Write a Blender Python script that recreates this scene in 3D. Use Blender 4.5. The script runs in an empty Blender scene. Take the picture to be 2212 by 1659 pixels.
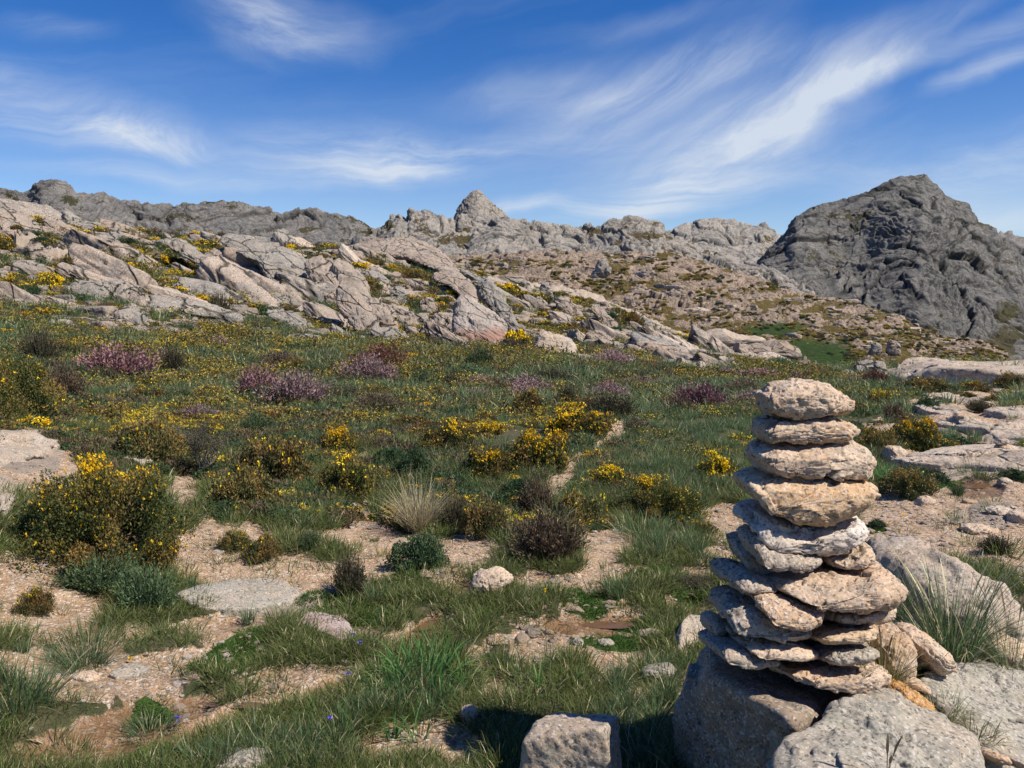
import bpy, math, random
import numpy as np
from mathutils import Vector, Matrix, Quaternion

# ------------------------------------------------------------------ camera
C = bpy.context.scene.collection
F = 1703.0                       # focal length in the pixels of a 2212 wide picture
PITCH = math.radians(6.35)
ZC = 1.6
cam_d = bpy.data.cameras.new('camera')
cam_d.sensor_width = 36.0
cam_d.lens = 36.0 * F / 2212.0
cam_d.clip_start = 0.05
cam_d.clip_end = 20000
cam = bpy.data.objects.new('camera', cam_d)
C.objects.link(cam)
cam.location = (0, 0, ZC)
cam.rotation_euler = (math.pi / 2 - PITCH, 0, 0)
bpy.context.scene.camera = cam

# ------------------------------------------------------------------ sun and exposure
SUN_AZ, SUN_EL = math.radians(113), math.radians(51)
SUNV = Vector((math.sin(SUN_AZ) * math.cos(SUN_EL), math.cos(SUN_AZ) * math.cos(SUN_EL), math.sin(SUN_EL)))
sl = bpy.data.lights.new('sun', 'SUN')
sl.energy = 5.0
sl.angle = math.radians(0.5)
sl.color = (1.0, 0.915, 0.79)
so = bpy.data.objects.new('sun', sl)
C.objects.link(so)
so.rotation_euler = (-SUNV).to_track_quat('-Z', 'Y').to_euler()
vs = bpy.context.scene.view_settings
vs.view_transform = 'Standard'
vs.look = 'None'
vs.exposure = 0.42
vs.gamma = 1.0


def tslope(vy):
    """height over distance of the sight line through picture row vy"""
    v = (829.5 - np.asarray(vy, float)) / F
    c, s = math.cos(PITCH), math.sin(PITCH)
    return (-s + v * c) / (c + v * s)


def world_at(vx, vy, Y):
    v = (829.5 - np.asarray(vy, float)) / F
    k = Y / (math.cos(PITCH) + v * math.sin(PITCH))
    return (np.asarray(vx, float) - 1106) / F * k, Y + 0 * k, ZC + Y * tslope(vy)


def project(x, y, z):
    c, s = math.cos(PITCH), math.sin(PITCH)
    zz = z - ZC
    d = y * c - zz * s
    d = np.maximum(d, 1e-3)
    v = (y * s + zz * c) / d
    return 1106 + F * x / d, 829.5 - F * v


# ------------------------------------------------------------------ world
def world():
    w = bpy.data.worlds.new('World')
    bpy.context.scene.world = w
    w.use_nodes = True
    nt = w.node_tree
    N = nt.nodes
    N.clear()

    def nn(t, **k):
        n = N.new(t)
        for a, b in k.items():
            setattr(n, a, b)
        return n
    L = nt.links.new
    out = nn('ShaderNodeOutputWorld')
    bg = nn('ShaderNodeBackground')
    sky = nn('ShaderNodeTexSky', sky_type='NISHITA', sun_disc=False)
    sky.sun_elevation = SUN_EL
    sky.sun_rotation = SUN_AZ
    sky.altitude = 1400
    sky.air_density = 1.0
    sky.dust_density = 0.35
    sky.ozone_density = 3.2
    hsv = nn('ShaderNodeHueSaturation')
    hsv.inputs['Saturation'].default_value = 1.36
    hsv.inputs['Hue'].default_value = .513
    hsv.inputs['Value'].default_value = 1.2
    L(sky.outputs[0], hsv.inputs['Color'])
    tc = nn('ShaderNodeTexCoord')
    sep = nn('ShaderNodeSeparateXYZ')
    L(tc.outputs['Generated'], sep.inputs[0])

    def math_(op, a, b=None, c=None, clamp=False):
        m = nn('ShaderNodeMath', operation=op, use_clamp=clamp)
        for i, q in enumerate((a, b, c)):
            if q is None:
                continue
            if isinstance(q, (int, float)):
                m.inputs[i].default_value = q
            else:
                L(q, m.inputs[i])
        return m.outputs[0]
    # direction as azimuth and elevation (radians)
    az = math_('ARCTAN2', sep.outputs[0], sep.outputs[1])
    el = math_('ARCSINE', sep.outputs[2])
    comb = nn('ShaderNodeCombineXYZ')
    L(az, comb.inputs[0])
    L(el, comb.inputs[1])
    # gentle warp of the cloud field
    wn = nn('ShaderNodeTexNoise', noise_dimensions='2D')
    wn.inputs['Scale'].default_value = 5.0
    wn.inputs['Detail'].default_value = 5
    L(comb.outputs[0], wn.inputs['Vector'])
    sub = nn('ShaderNodeVectorMath', operation='SUBTRACT')
    L(wn.outputs['Color'], sub.inputs[0])
    sub.inputs[1].default_value = (.5, .5, .5)
    mad = nn('ShaderNodeVectorMath', operation='MULTIPLY_ADD')
    L(sub.outputs[0], mad.inputs[0])
    mad.inputs[1].default_value = (.10, .055, 0)
    L(comb.outputs[0], mad.inputs[2])
    P = mad.outputs[0]

    def streak(rot, sx, sy, lo, hi, seed):
        mp = nn('ShaderNodeMapping', vector_type='TEXTURE')
        mp.inputs['Rotation'].default_value = (0, 0, rot)
        mp.inputs['Scale'].default_value = (1 / sx, 1 / sy, 1)
        mp.inputs['Location'].default_value = (seed, seed * 1.7, 0)
        L(P, mp.inputs[0])
        n = nn('ShaderNodeTexNoise', noise_dimensions='2D')
        n.inputs['Scale'].default_value = 1.0
        n.inputs['Detail'].default_value = 9
        n.inputs['Roughness'].default_value = .66
        n.inputs['Distortion'].default_value = .55
        L(mp.outputs[0], n.inputs['Vector'])
        r = nn('ShaderNodeMapRange', interpolation_type='SMOOTHSTEP')
        r.inputs['From Min'].default_value = lo
        r.inputs['From Max'].default_value = hi
        L(n.outputs['Fac'], r.inputs['Value'])
        return r.outputs[0]
    up = streak(math.radians(21), 2.2, 10, .14, 1.02, 3.1)
    flat = streak(math.radians(3), 2.2, 14, .20, .95, 7.7)
    down = streak(math.radians(-9), 2.4, 12, .20, .95, 5.2)
    veil = streak(math.radians(12), 1.2, 7, .42, .85, 9.4)

    def blob(vx, vy, rx, ry, ang, amp, tex):
        x, y, z = world_at(vx, vy, 1.0)
        a = math.atan2(float(x), 1.0)
        e = math.atan2(float(z) - ZC, math.hypot(float(x), 1.0))
        mp = nn('ShaderNodeMapping', vector_type='TEXTURE')
        mp.inputs['Location'].default_value = (a, e, 0)
        mp.inputs['Rotation'].default_value = (0, 0, math.radians(ang))
        mp.inputs['Scale'].default_value = (rx / F, ry / F, 1)
        L(P, mp.inputs[0])
        ln = nn('ShaderNodeVectorMath', operation='LENGTH')
        L(mp.outputs[0], ln.inputs[0])
        r = nn('ShaderNodeMapRange', interpolation_type='SMOOTHSTEP')
        r.inputs['From Min'].default_value = 1.0
        r.inputs['From Max'].default_value = 0.0
        r.inputs['To Max'].default_value = amp
        L(ln.outputs['Value'], r.inputs['Value'])
        return math_('MULTIPLY', r.outputs[0], tex)
    blobs = [
        (1400, 195, 400, 80, 20, 1.7, up), (1250, 180, 480, 80, 8, .4, up), (1180, 215, 260, 60, 4, .6, flat),
        (1680, 250, 400, 85, 20, 1.5, up), (1560, 260, 560, 130, 20, .45, up), (1480, 385, 330, 80, 14, 1.5, flat),
        (1300, 310, 420, 110, 6, .35, flat),
        (1900, 165, 320, 45, 26, 1.0, up), (2140, 95, 300, 40, 14, .9, up), (2180, 150, 150, 30, 20, .9, up),
        (150, 250, 340, 85, -10, 1.7, down), (270, 295, 280, 40, -5, 1.5, down),
        (800, 345, 430, 80, 1, 1.6, flat), (880, 375, 260, 45, 10, 1.2, flat), (400, 385, 420, 32, -2, .9, flat),
        (600, 60, 210, 95, -12, 1.3, down), (640, 20, 260, 60, -12, .5, up), (110, 65, 160, 35, 8, .45, up),
        (1140, 445, 150, 28, 6, 1.2, flat), (1450, 435, 330, 40, 6, 1.3, flat), (1750, 370, 320, 60, 8, .5, flat),
        (2120, 370, 360, 80, 8, .9, flat), (1500, 300, 700, 160, 12, .35, veil), (2160, 480, 260, 60, -4, .9, flat), (1500, 30, 520, 45, 6, .3, up),
        (1600, 330, 330, 60, 12, 1.0, flat), (1950, 60, 500, 45, 10, .35, up), (0, 120, 200, 120, 0, .3, veil)]
    tot = math_('MULTIPLY', veil, .10)
    for b in blobs:
        tot = math_('ADD', tot, blob(*b))
    # thin pale veil low over the hills
    lowv = nn('ShaderNodeMapRange', interpolation_type='SMOOTHSTEP')
    lowv.inputs['From Min'].default_value = .30
    lowv.inputs['From Max'].default_value = .02
    lowv.inputs['To Max'].default_value = .22
    L(el, lowv.inputs['Value'])
    tot = math_('ADD', tot, lowv.outputs[0])
    fac = math_('MULTIPLY', tot, .78, clamp=True)
    soft = math_('MINIMUM', fac, .86)
    mix = nn('ShaderNodeMixRGB')
    L(soft, mix.inputs['Fac'])
    L(hsv.outputs[0], mix.inputs['Color1'])
    mix.inputs['Color2'].default_value = (6.9, 7.5, 8.3, 1)
    L(mix.outputs[0], bg.inputs['Color'])
    bg.inputs['Strength'].default_value = 0.078
    L(bg.outputs[0], out.inputs[0])
    w.cycles.sampling_method = 'MANUAL'
    w.cycles.sample_map_resolution = 512


world()

# ------------------------------------------------------------------ noise


def _h(ix, iy, iz, seed):
    h = (ix.astype(np.int64) * 374761393 + iy.astype(np.int64) * 668265263 + iz.astype(np.int64) * 2147483647 + seed * 974634777)
    h &= 0xFFFFFFFF
    h = ((h ^ (h >> 13)) * 1274126177) & 0xFFFFFFFF
    h = ((h ^ (h >> 16)) * 2246822519) & 0xFFFFFFFF
    return ((h ^ (h >> 15)) & 0xFFFFFF).astype(np.float32) / 16777215.0


def vnoise(p, seed=0):
    """value noise in -1..1"""
    i = np.floor(p).astype(np.int64)
    f = (p - i).astype(np.float32)
    f = f * f * f * (f * (f * 6 - 15) + 10)
    r = 0
    for dx in (0, 1):
        wx = f[:, 0] if dx else 1 - f[:, 0]
        for dy in (0, 1):
            wy = f[:, 1] if dy else 1 - f[:, 1]
            for dz in (0, 1):
                wz = f[:, 2] if dz else 1 - f[:, 2]
                r = r + wx * wy * wz * _h(i[:, 0] + dx, i[:, 1] + dy, i[:, 2] + dz, seed)
    return r * 2 - 1


def fbm(p, octv=4, seed=0, gain=.5, lac=2.03):
    a, t, s = 1.0, 0, 0
    for o in range(octv):
        t = t + a * vnoise(p + 17.3 * o, seed + o)
        s += a
        a *= gain
        p = p * lac
    return t / s * 1.6


def worley(p, seed=0, jit=.9, tilt=(0, 0, 0)):
    """F1, F2, a random value of the nearest cell and a facet height: a plane tilted at random through the cell"""
    n = len(p)
    i = np.floor(p).astype(np.int64)
    f = (p - i).astype(np.float32)
    F1 = np.full(n, 9., np.float32)
    F2 = np.full(n, 9., np.float32)
    ID = np.zeros(n, np.float32)
    FA = np.zeros(n, np.float32)
    for dx in (-1, 0, 1):
        for dy in (-1, 0, 1):
            for dz in (-1, 0, 1):
                cx, cy, cz = i[:, 0] + dx, i[:, 1] + dy, i[:, 2] + dz
                hx, hy, hz = _h(cx, cy, cz, seed), _h(cx, cy, cz, seed + 7), _h(cx, cy, cz, seed + 13)
                vx_, vy_, vz_ = dx + .5 + (hx - .5) * jit - f[:, 0], dy + .5 + (hy - .5) * jit - f[:, 1], dz + .5 + (hz - .5) * jit - f[:, 2]
                d = vx_**2 + vy_**2 + vz_**2
                near = d < F1
                F2 = np.where(near, F1, np.minimum(F2, d))
                ID = np.where(near, hx, ID)
                FA = np.where(near, ((hy - .5) * 2 + tilt[0]) * vx_ + ((hz - .5) * 2 + tilt[1]) * vy_ + ((hx - .5) * 2 + tilt[2]) * vz_, FA)
                F1 = np.where(near, d, F1)
    return np.sqrt(F1), np.sqrt(F2), ID, FA


def sst(a, b, x):
    t = np.clip((x - a) / (b - a), 0, 1)
    return t * t * (3 - 2 * t)


def mesh_np(name, V, faces, mat=None, smooth=True, attrs=None, parent=None, mats=None, midx=None, loc=None):
    """faces: (n,3) or (n,4) array"""
    V = np.asarray(V, np.float32)
    faces = np.asarray(faces, np.int32)
    if loc is not None:
        V = V - np.asarray(loc, np.float32)
    me = bpy.data.meshes.new(name)
    k = faces.shape[1]
    me.vertices.add(len(V))
    me.vertices.foreach_set('co', V.ravel())
    me.loops.add(faces.size)
    me.loops.foreach_set('vertex_index', faces.ravel())
    me.polygons.add(len(faces))
    me.polygons.foreach_set('loop_start', np.arange(0, faces.size, k, dtype=np.int32))
    me.polygons.foreach_set('loop_total', np.full(len(faces), k, np.int32))
    if midx is not None:
        me.polygons.foreach_set('material_index', np.asarray(midx, np.int32))
    me.polygons.foreach_set('use_smooth', np.full(len(faces), smooth, bool))
    me.update(calc_edges=True)
    for a, b in (attrs or {}).items():
        at = me.attributes.new(a, 'FLOAT', 'POINT')
        at.data.foreach_set('value', np.asarray(b, np.float32).ravel())
    for m in (mats or ([mat] if mat else [])):
        me.materials.append(m)
    o = bpy.data.objects.new(name, me)
    if loc is not None:
        o.location = loc
    if parent is not False:
        C.objects.link(o)
        if parent is not None:
            o.parent = parent
    return o


def grid_faces(nu, nv):
    i = np.arange(nu * nv).reshape(nu, nv)
    return np.stack([i[:-1, :-1].ravel(), i[1:, :-1].ravel(), i[1:, 1:].ravel(), i[:-1, 1:].ravel()], 1)


def tag(o, label=None, cat=None, group=None, kind=None):
    if label:
        o['label'] = label
    if cat:
        o['category'] = cat
    if group:
        o['group'] = group
    if kind:
        o['kind'] = kind
    return o


# ------------------------------------------------------------------ materials
class NT:
    def __init__(s, name):
        s.m = bpy.data.materials.new(name)
        s.m.use_nodes = True
        s.t = s.m.node_tree
        s.t.nodes.clear()
        s.out = s.n('ShaderNodeOutputMaterial')

    def n(s, t, **k):
        x = s.t.nodes.new(t)
        for a, b in k.items():
            setattr(x, a, b)
        return x

    def put(s, sock, v):
        if v is None:
            return
        if isinstance(v, bpy.types.NodeSocket):
            s.t.links.new(v, sock)
        elif isinstance(v, (tuple, list)) and len(v) == 3 and sock.type == 'RGBA':
            sock.default_value = (*v, 1)
        else:
            sock.default_value = v

    def math(s, op, a, b=None, c=None, clamp=False):
        m = s.n('ShaderNodeMath', operation=op, use_clamp=clamp)
        for i, q in enumerate((a, b, c)):
            s.put(m.inputs[i], q)
        return m.outputs[0]

    def mix(s, f, a, b, mode='MIX'):
        m = s.n('ShaderNodeMixRGB', blend_type=mode)
        s.put(m.inputs[0], f)
        s.put(m.inputs[1], a)
        s.put(m.inputs[2], b)
        return m.outputs[0]

    def noise(s, vec, scale, detail=4, rough=.55, dist=0, out='Fac'):
        n = s.n('ShaderNodeTexNoise')
        s.put(n.inputs['Vector'], vec)
        n.inputs['Scale'].default_value = scale
        n.inputs['Detail'].default_value = detail
        n.inputs['Roughness'].default_value = rough
        n.inputs['Distortion'].default_value = dist
        return n.outputs[out]

    def vor(s, vec, scale, feature='F1', out='Distance'):
        n = s.n('ShaderNodeTexVoronoi', feature=feature)
        s.put(n.inputs['Vector'], vec)
        n.inputs['Scale'].default_value = scale
        return n.outputs[out]

    def rng(s, v, a, b, c=0., d=1.):
        r = s.n('ShaderNodeMapRange', interpolation_type='SMOOTHSTEP')
        s.put(r.inputs['Value'], v)
        r.inputs['From Min'].default_value = a
        r.inputs['From Max'].default_value = b
        s.put(r.inputs['To Min'], c)
        s.put(r.inputs['To Max'], d)
        return r.outputs[0]

    def attr(s, name, kind='GEOMETRY'):
        a = s.n('ShaderNodeAttribute', attribute_name=name, attribute_type=kind)
        return a.outputs['Fac']

    def coord(s, out='Object'):
        return s.n('ShaderNodeTexCoord').outputs[out]

    def scale(s, vec, sc, rot=(0, 0, 0)):
        m = s.n('ShaderNodeMapping')
        s.put(m.inputs[0], vec)
        m.inputs['Scale'].default_value = sc
        m.inputs['Rotation'].default_value = rot
        return m.outputs[0]

    def bump(s, h, strength, dist, normal=None):
        b = s.n('ShaderNodeBump')
        b.inputs['Strength'].default_value = strength
        b.inputs['Distance'].default_value = dist
        s.put(b.inputs['Height'], h)
        s.put(b.inputs['Normal'], normal)
        return b.outputs[0]

    def bsdf(s, col, rough=.9, normal=None, spec=.2):
        b = s.n('ShaderNodeBsdfPrincipled')
        s.put(b.inputs['Base Color'], col)
        s.put(b.inputs['Roughness'], rough)
        b.inputs['Specular IOR Level'].default_value = spec
        s.put(b.inputs['Normal'], normal)
        s.t.links.new(b.outputs[0], s.out.inputs[0])
        return b


def granite(name, pale, tan, grey, k=1.0, stain=.45, bstr=1.0, lich=.5, dark=(.05, .05, .05), ochre=(.36, .20, .07), ks=None, cracks=0., red=0.):
    """k: size of the thing in metres over one metre (scales every pattern)"""
    t = NT(name)
    ks = ks or k
    pale, tan, grey, ochre = [tuple(.84 * q for q in c_) for c_ in (pale, tan, grey, ochre)]
    P = t.coord('Object')
    rnd = t.n('ShaderNodeObjectInfo').outputs['Random']
    off = t.n('ShaderNodeCombineXYZ')
    t.put(off.inputs[0], t.math('MULTIPLY', rnd, 37.))
    add = t.n('ShaderNodeVectorMath', operation='ADD')
    t.put(add.inputs[0], P)
    t.put(add.inputs[1], off.outputs[0])
    Q = add.outputs[0]
    big = t.noise(Q, 3.2 / k, 5, .6)
    med = t.noise(Q, 11 / k, 5, .65)
    fine = t.noise(Q, 120 / ks, 3, .7)
    c = t.mix(t.rng(big, .38, .62), pale, tan)
    c = t.mix(t.rng(med, .50 - .12 * lich, .66, 0., .85 * lich), c, grey)
    c = t.mix(t.rng(t.noise(Q, 2.1 / k, 4, .6), .56, .70, 0., stain), c, ochre)
    sp = t.vor(Q, 150 / ks, out='Color')
    spk = t.n('ShaderNodeSeparateColor')
    t.put(spk.inputs[0], sp)
    c = t.mix(t.rng(spk.outputs[0], .80, .92, 0., .62), c, dark)
    c = t.mix(t.rng(spk.outputs[1], .78, .92, 0., .45), c, (.62, .58, .54))
    c = t.mix(t.rng(t.noise(Q, 26 / k, 4, .7), .57, .68, 0., .45), c, dark)
    # lichen: pale green grey rosettes and black crusts
    wv = t.n('ShaderNodeVectorMath', operation='MULTIPLY_ADD')
    t.put(wv.inputs[0], t.noise(Q, 16 / k, 4, .7, out='Color'))
    wv.inputs[1].default_value = (.09 * k,) * 3
    t.put(wv.inputs[2], Q)
    ros = t.math('ADD', t.vor(wv.outputs[0], 9 / k), t.math('MULTIPLY', t.noise(Q, 2.6 / k, 3, .6), 1.1))
    c = t.mix(t.rng(ros, .74, .62, 0., .55 * lich), c, (.27, .275, .215))
    blk = t.math('ADD', t.vor(wv.outputs[0], 17 / k), t.math('MULTIPLY', t.noise(Q, 3.7 / k, 4, .65), 1.3))
    c = t.mix(t.rng(blk, .80, .66, 0., .75 * min(1, lich + .2)), c, (.060, .058, .052))
    if red:
        sx = t.n('ShaderNodeSeparateXYZ')
        t.put(sx.inputs[0], P)
        rz = t.math('ADD', sx.outputs[2], t.math('MULTIPLY', t.math('SUBTRACT', big, .5), 1.6 * red))
        c = t.mix(t.rng(rz, .35 * red, -.25 * red, 0., .8), c, (.30, .165, .12))
    ck = None
    if cracks:
        cc_ = t.n('ShaderNodeVectorMath', operation='MULTIPLY_ADD')
        t.put(cc_.inputs[0], t.noise(P, 5 / k, 4, .6, out='Color'))
        cc_.inputs[1].default_value = (.07 * k,) * 3
        t.put(cc_.inputs[2], Q)
        cs = t.scale(t.scale(cc_.outputs[0], (1, 1, 1), (0, -math.radians(26), 0)), (1.2, 1.6, 4.2))
        ck = t.rng(t.vor(cs, 2.4 / k, 'DISTANCE_TO_EDGE'), .035, .0, 0., cracks)
        c = t.mix(ck, c, (.035, .032, .028))
        stv = t.noise(t.scale(P, (1, 1, .16)), 9 / k, 5, .65)
        c = t.mix(t.rng(stv, .54, .70, 0., .55), c, (.15, .145, .135))
    c = t.mix(.35, c, t.mix(fine, (0, 0, 0), (1, 1, 1)), 'OVERLAY')
    h = t.math('ADD', t.math('MULTIPLY', med, .7), t.math('MULTIPLY', t.noise(Q, 48 / k, 5, .75), .7))
    if ck is not None:
        h = t.math('SUBTRACT', h, t.math('MULTIPLY', ck, 2.5))
    n1 = t.bump(h, .8 * bstr, .009 * k)
    n2 = t.bump(spk.outputs[2], .6 * bstr, .0035 * ks, n1)
    t.bsdf(c, .93, n2, .15)
    return t.m


def leafmat(name, cols, trans=.25, rough=.6, attr='tint', rv=.12, gain=1.):
    """cols: colour stops picked by a per leaf value"""
    t = NT(name)
    r = t.n('ShaderNodeValToRGB')
    el = r.color_ramp.elements
    while len(el) < len(cols):
        el.new(.5)
    for i, cc in enumerate(cols):
        el[i].position = i / (len(cols) - 1)
        el[i].color = (*[q * gain for q in cc], 1)
    t.put(r.inputs[0], t.attr(attr))
    rnd = t.n('ShaderNodeObjectInfo').outputs['Random']
    hs = t.n('ShaderNodeHueSaturation')
    t.put(hs.inputs['Color'], r.outputs[0])
    t.put(hs.inputs['Value'], t.rng(rnd, 0, 1, 1 - rv * 1.6, 1 + rv * 1.6))
    t.put(hs.inputs['Hue'], t.rng(rnd, 0, 1, .5 - rv * .07, .5 + rv * .07))
    b = t.bsdf(hs.outputs[0], rough, None, .25)
    tr = t.n('ShaderNodeBsdfTranslucent')
    t.put(tr.inputs[0], hs.outputs[0])
    mx = t.n('ShaderNodeMixShader')
    mx.inputs[0].default_value = trans
    t.t.links.new(b.outputs[0], mx.inputs[1])
    t.t.links.new(tr.outputs[0], mx.inputs[2])
    t.t.links.new(mx.outputs[0], t.out.inputs[0])
    return t.m

# ------------------------------------------------------------------ terrain shape
COLS = [-300, 0, 250, 450, 650, 850, 1000, 1106, 1290, 1400, 1500, 1700, 1900, 2212, 2500]
YN = [.3, 1, 2, 3, 5, 8, 12, 20, 30, 40, 55, 70, 90, 110, 130, 170]
ZNEAR = [  # heights at the first six distances
    [.1, .1, .15, .25, .5, .8], [0, 0, .05, .12, .30, .45], [0, 0, 0, .02, .10, .17], [0, 0, 0, 0, .04, .0],
    [0, 0, 0, 0, 0, -.06], [0, 0, 0, 0, -.05, -.12], [0, 0, 0, 0, -.05, -.12], [0, 0, 0, 0, -.05, -.14],
    [0, 0, 0, 0, -.03, -.15], [0, 0, 0, 0, -.03, -.18], [0, 0, 0, 0, -.05, -.2], [.05, .05, .05, .05, -.03, -.15],
    [.05, .05, .1, .1, 0, -.1], [.1, .1, .15, .15, .05, -.05], [.1, .1, .15, .2, .1, 0]]
ROWS = [  # picture rows at the later distances 12..170
    [820, 700, 600, 520, 440, 400, 380, 400, 440, 500], [845, 745, 660, 590, 510, 458, 475, 510, 540, 600],
    [868, 775, 705, 650, 585, 530, 500, 520, 560, 620], [875, 785, 735, 700, 640, 580, 516, 515, 545, 600],
    [880, 795, 755, 735, 690, 640, 570, 540, 548, 600], [885, 805, 768, 750, 715, 665, 600, 548, 525, 570],
    [888, 812, 775, 757, 735, 695, 640, 590, 576, 600], [890, 820, 782, 765, 748, 725, 680, 640, 610, 615],
    [893, 832, 800, 785, 768, 745, 712, 672, 630, 632], [895, 838, 810, 797, 780, 764, 740, 712, 690, 700],
    [897, 843, 818, 808, 795, 782, 765, 750, 742, 750], [898, 848, 828, 818, 810, 805, 802, 800, 800, 812],
    [890, 825, 786, 790, 812, 820, 825, 830, 830, 830], [885, 815, 778, 785, 812, 820, 825, 830, 830, 830],
    [880, 810, 770, 780, 800, 810, 820, 820, 820, 820]]
_T = np.zeros((len(COLS), len(YN)))
for _i in range(len(COLS)):
    for _j, _y in enumerate(YN):
        _T[_i, _j] = (ZNEAR[_i][_j] - ZC) / _y if _j < 6 else float(tslope(ROWS[_i][_j - 6]))
_ns, _ny = 260, 260
_sg = np.linspace(-3.2, 3.2, _ns)
_lg = np.linspace(math.log(.3), math.log(170), _ny)
_cs = (np.array(COLS) - 1106) / F / math.cos(PITCH)
_tmp = np.stack([np.interp(_lg, np.log(YN), _T[i]) for i in range(len(COLS))])
_TG = np.stack([np.interp(_sg, _cs, _tmp[:, j]) for j in range(_ny)], 1)


def blur(a, r, ax):
    x = np.arange(-3 * r, 3 * r + 1)
    k = np.exp(-x * x / (2. * r * r))
    k /= k.sum()
    pad = [(0, 0), (0, 0)]
    pad[ax] = (3 * r, 3 * r)
    b = np.pad(a, pad, mode='edge')
    return np.apply_along_axis(lambda v: np.convolve(v, k, 'valid'), ax, b)


_ZG = _TG * np.exp(_lg)[None, :]          # blur heights along distance, slopes across
_TG = blur(_TG, 2, 0)
_TG = blur(_TG, 3, 1)


def interp2(G, s, l):
    a = np.clip((s - _sg[0]) / (_sg[1] - _sg[0]), 0, _ns - 1.001)
    b = np.clip((l - _lg[0]) / (_lg[1] - _lg[0]), 0, _ny - 1.001)
    i, j = a.astype(int), b.astype(int)
    u, v = a - i, b - j
    return (G[i, j] * (1 - u) + G[i + 1, j] * u) * (1 - v) + (G[i, j + 1] * (1 - u) + G[i + 1, j + 1] * u) * v


def base_height(x, y):
    yy = np.maximum(y, .3)
    near = sst(1.2, 3.0, yy)
    t = interp2(_TG, x / yy * near + (x / 3.0) * (1 - near) * .5, np.log(yy))
    z = ZC + yy * t
    return z * near + 0.0 * (1 - near)


# sand and bare ground patches of the picture: cx, cy, rx, ry, angle, strength
SAND = [(1212, 1040, 46, 26, -40, 1.3), (1245, 1000, 40, 16, -45, 1.3), (1285, 967, 40, 12, -35, 1.3), (1325, 938, 34, 11, -40, 1.3),
        (1352, 905, 24, 9, -50, 1.2), (1320, 1165, 70, 46, 0, 1), (1572, 1120, 60, 42, 0, 1.1), (1350, 1232, 110, 30, 0, .75), (1290, 1215, 40, 50, 20, .8),
        (1500, 1222, 60, 14, 0, .9), (1310, 1330, 80, 34, -12, 1.1), (1475, 1290, 70, 20, 5, 1), (1250, 1258, 80, 22, 0, .7),
        (1560, 1190, 60, 22, 0, .8), (1200, 1390, 90, 30, 0, .45),
        (400, 1060, 44, 60, 20, .9), (452, 1180, 56, 80, 10, 1), (625, 1215, 90, 38, 5, .85), (520, 1160, 110, 50, 0, .7), (560, 1290, 170, 40, 0, .9),
        (770, 1130, 50, 40, 0, .7), (820, 1180, 90, 24, 5, .95), (1000, 1200, 80, 44, 0, .85), (960, 1245, 60, 30, 0, .8),
        (785, 1000, 30, 28, 40, .6), (1105, 895, 36, 12, 10, .55), (690, 970, 50, 20, 20, .4),
        (480, 1345, 140, 26, 0, .9), (90, 1285, 170, 90, 10, .95), (60, 1000, 140, 55, 10, 1.1), (150, 1420, 110, 30, 0, .5),
        (420, 1420, 190, 40, 0, .65), (560, 1395, 90, 34, 0, .7), (740, 1360, 100, 26, 0, .8), (900, 1362, 90, 28, -20, 1.0),
        (620, 1500, 260, 36, -18, .85), (360, 1560, 200, 44, -10, .75), (130, 1590, 230, 66, 5, .8), (260, 1480, 180, 50, -5, .75),
        (1000, 1625, 110, 40, 0, .8), (1130, 1450, 70, 20, 0, .35), (1330, 1425, 90, 24, 0, .6), (1200, 1500, 160, 40, 0, .4), (60, 1655, 200, 30, 0, .8),
        (2030, 1140, 240, 78, 0, 1.3), (2160, 1065, 130, 40, 0, 1.1), (1950, 1190, 120, 66, 0, 1.2), (1900, 1100, 90, 50, 0, 1.0),
        (2085, 868, 90, 12, 3, 1.0), (2140, 905, 140, 20, 0, 1.1), (2000, 872, 60, 9, 0, .8), (2140, 845, 130, 11, 0, .7),
        (2100, 985, 160, 26, 0, 1.2), (1990, 925, 70, 10, 0, .8), (2230, 1230, 120, 130, 0, .9), (2000, 835, 200, 12, 0, .5),
        (230, 960, 60, 26, 30, .6), (330, 1010, 60, 24, 30, .6), (1790, 1500, 420, 160, 0, .35), (620, 1130, 60, 30, 0, .4),
        (2150, 1130, 150, 100, 0, .9), (300, 1480, 460, 190, -8, .52), (1150, 1400, 460, 150, 0, .46), (700, 1230, 330, 100, 0, .48), (1980, 930, 260, 60, 0, .46), (2120, 880, 160, 30, 0, .6), (1000, 1610, 260, 50, 0, .5), (620, 1330, 200, 60, 0, .5)]
WET = [(1305, 1345, 110, 22, -6, 1), (920, 1350, 60, 26, -30, 1), (620, 1505, 230, 24, -18, 1), (380, 1580, 160, 30, -8, .9), (60, 1655, 160, 26, 0, .8),
       (1000, 1280, 40, 34, 0, 1), (2110, 1050, 60, 24, 0, 1), (480, 1340, 100, 18, 0, .4), (1490, 1290, 60, 16, 0, .6), (140, 1620, 160, 34, 0, .9), (250, 1545, 260, 34, -10, .75), (430, 1500, 120, 24, -10, .7), (1220, 1345, 60, 16, 0, .8), (860, 1180, 60, 14, 0, .5), (520, 1420, 90, 14, -10, .6)]
MOSS = [(500, 1410, 100, 40, -30, 1), (760, 1310, 110, 34, 10, 1), (880, 1270, 70, 34, 10, .9), (1255, 1040, 60, 18, -40, .7), (1500, 1265, 60, 18, 0, 1.1),
        (1430, 1230, 90, 20, 0, .7), (330, 1520, 60, 26, 0, .7), (1240, 1300, 110, 40, 0, .4), (1400, 1350, 60, 24, 10, 1), 
        (1870, 1130, 50, 9, 0, 1), (300, 1640, 120, 20, 0, .4), (1330, 1385, 80, 16, 0, .9), (800, 990, 30, 10, 0, .5), (2030, 1035, 60, 12, 0, .5)]


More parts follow.
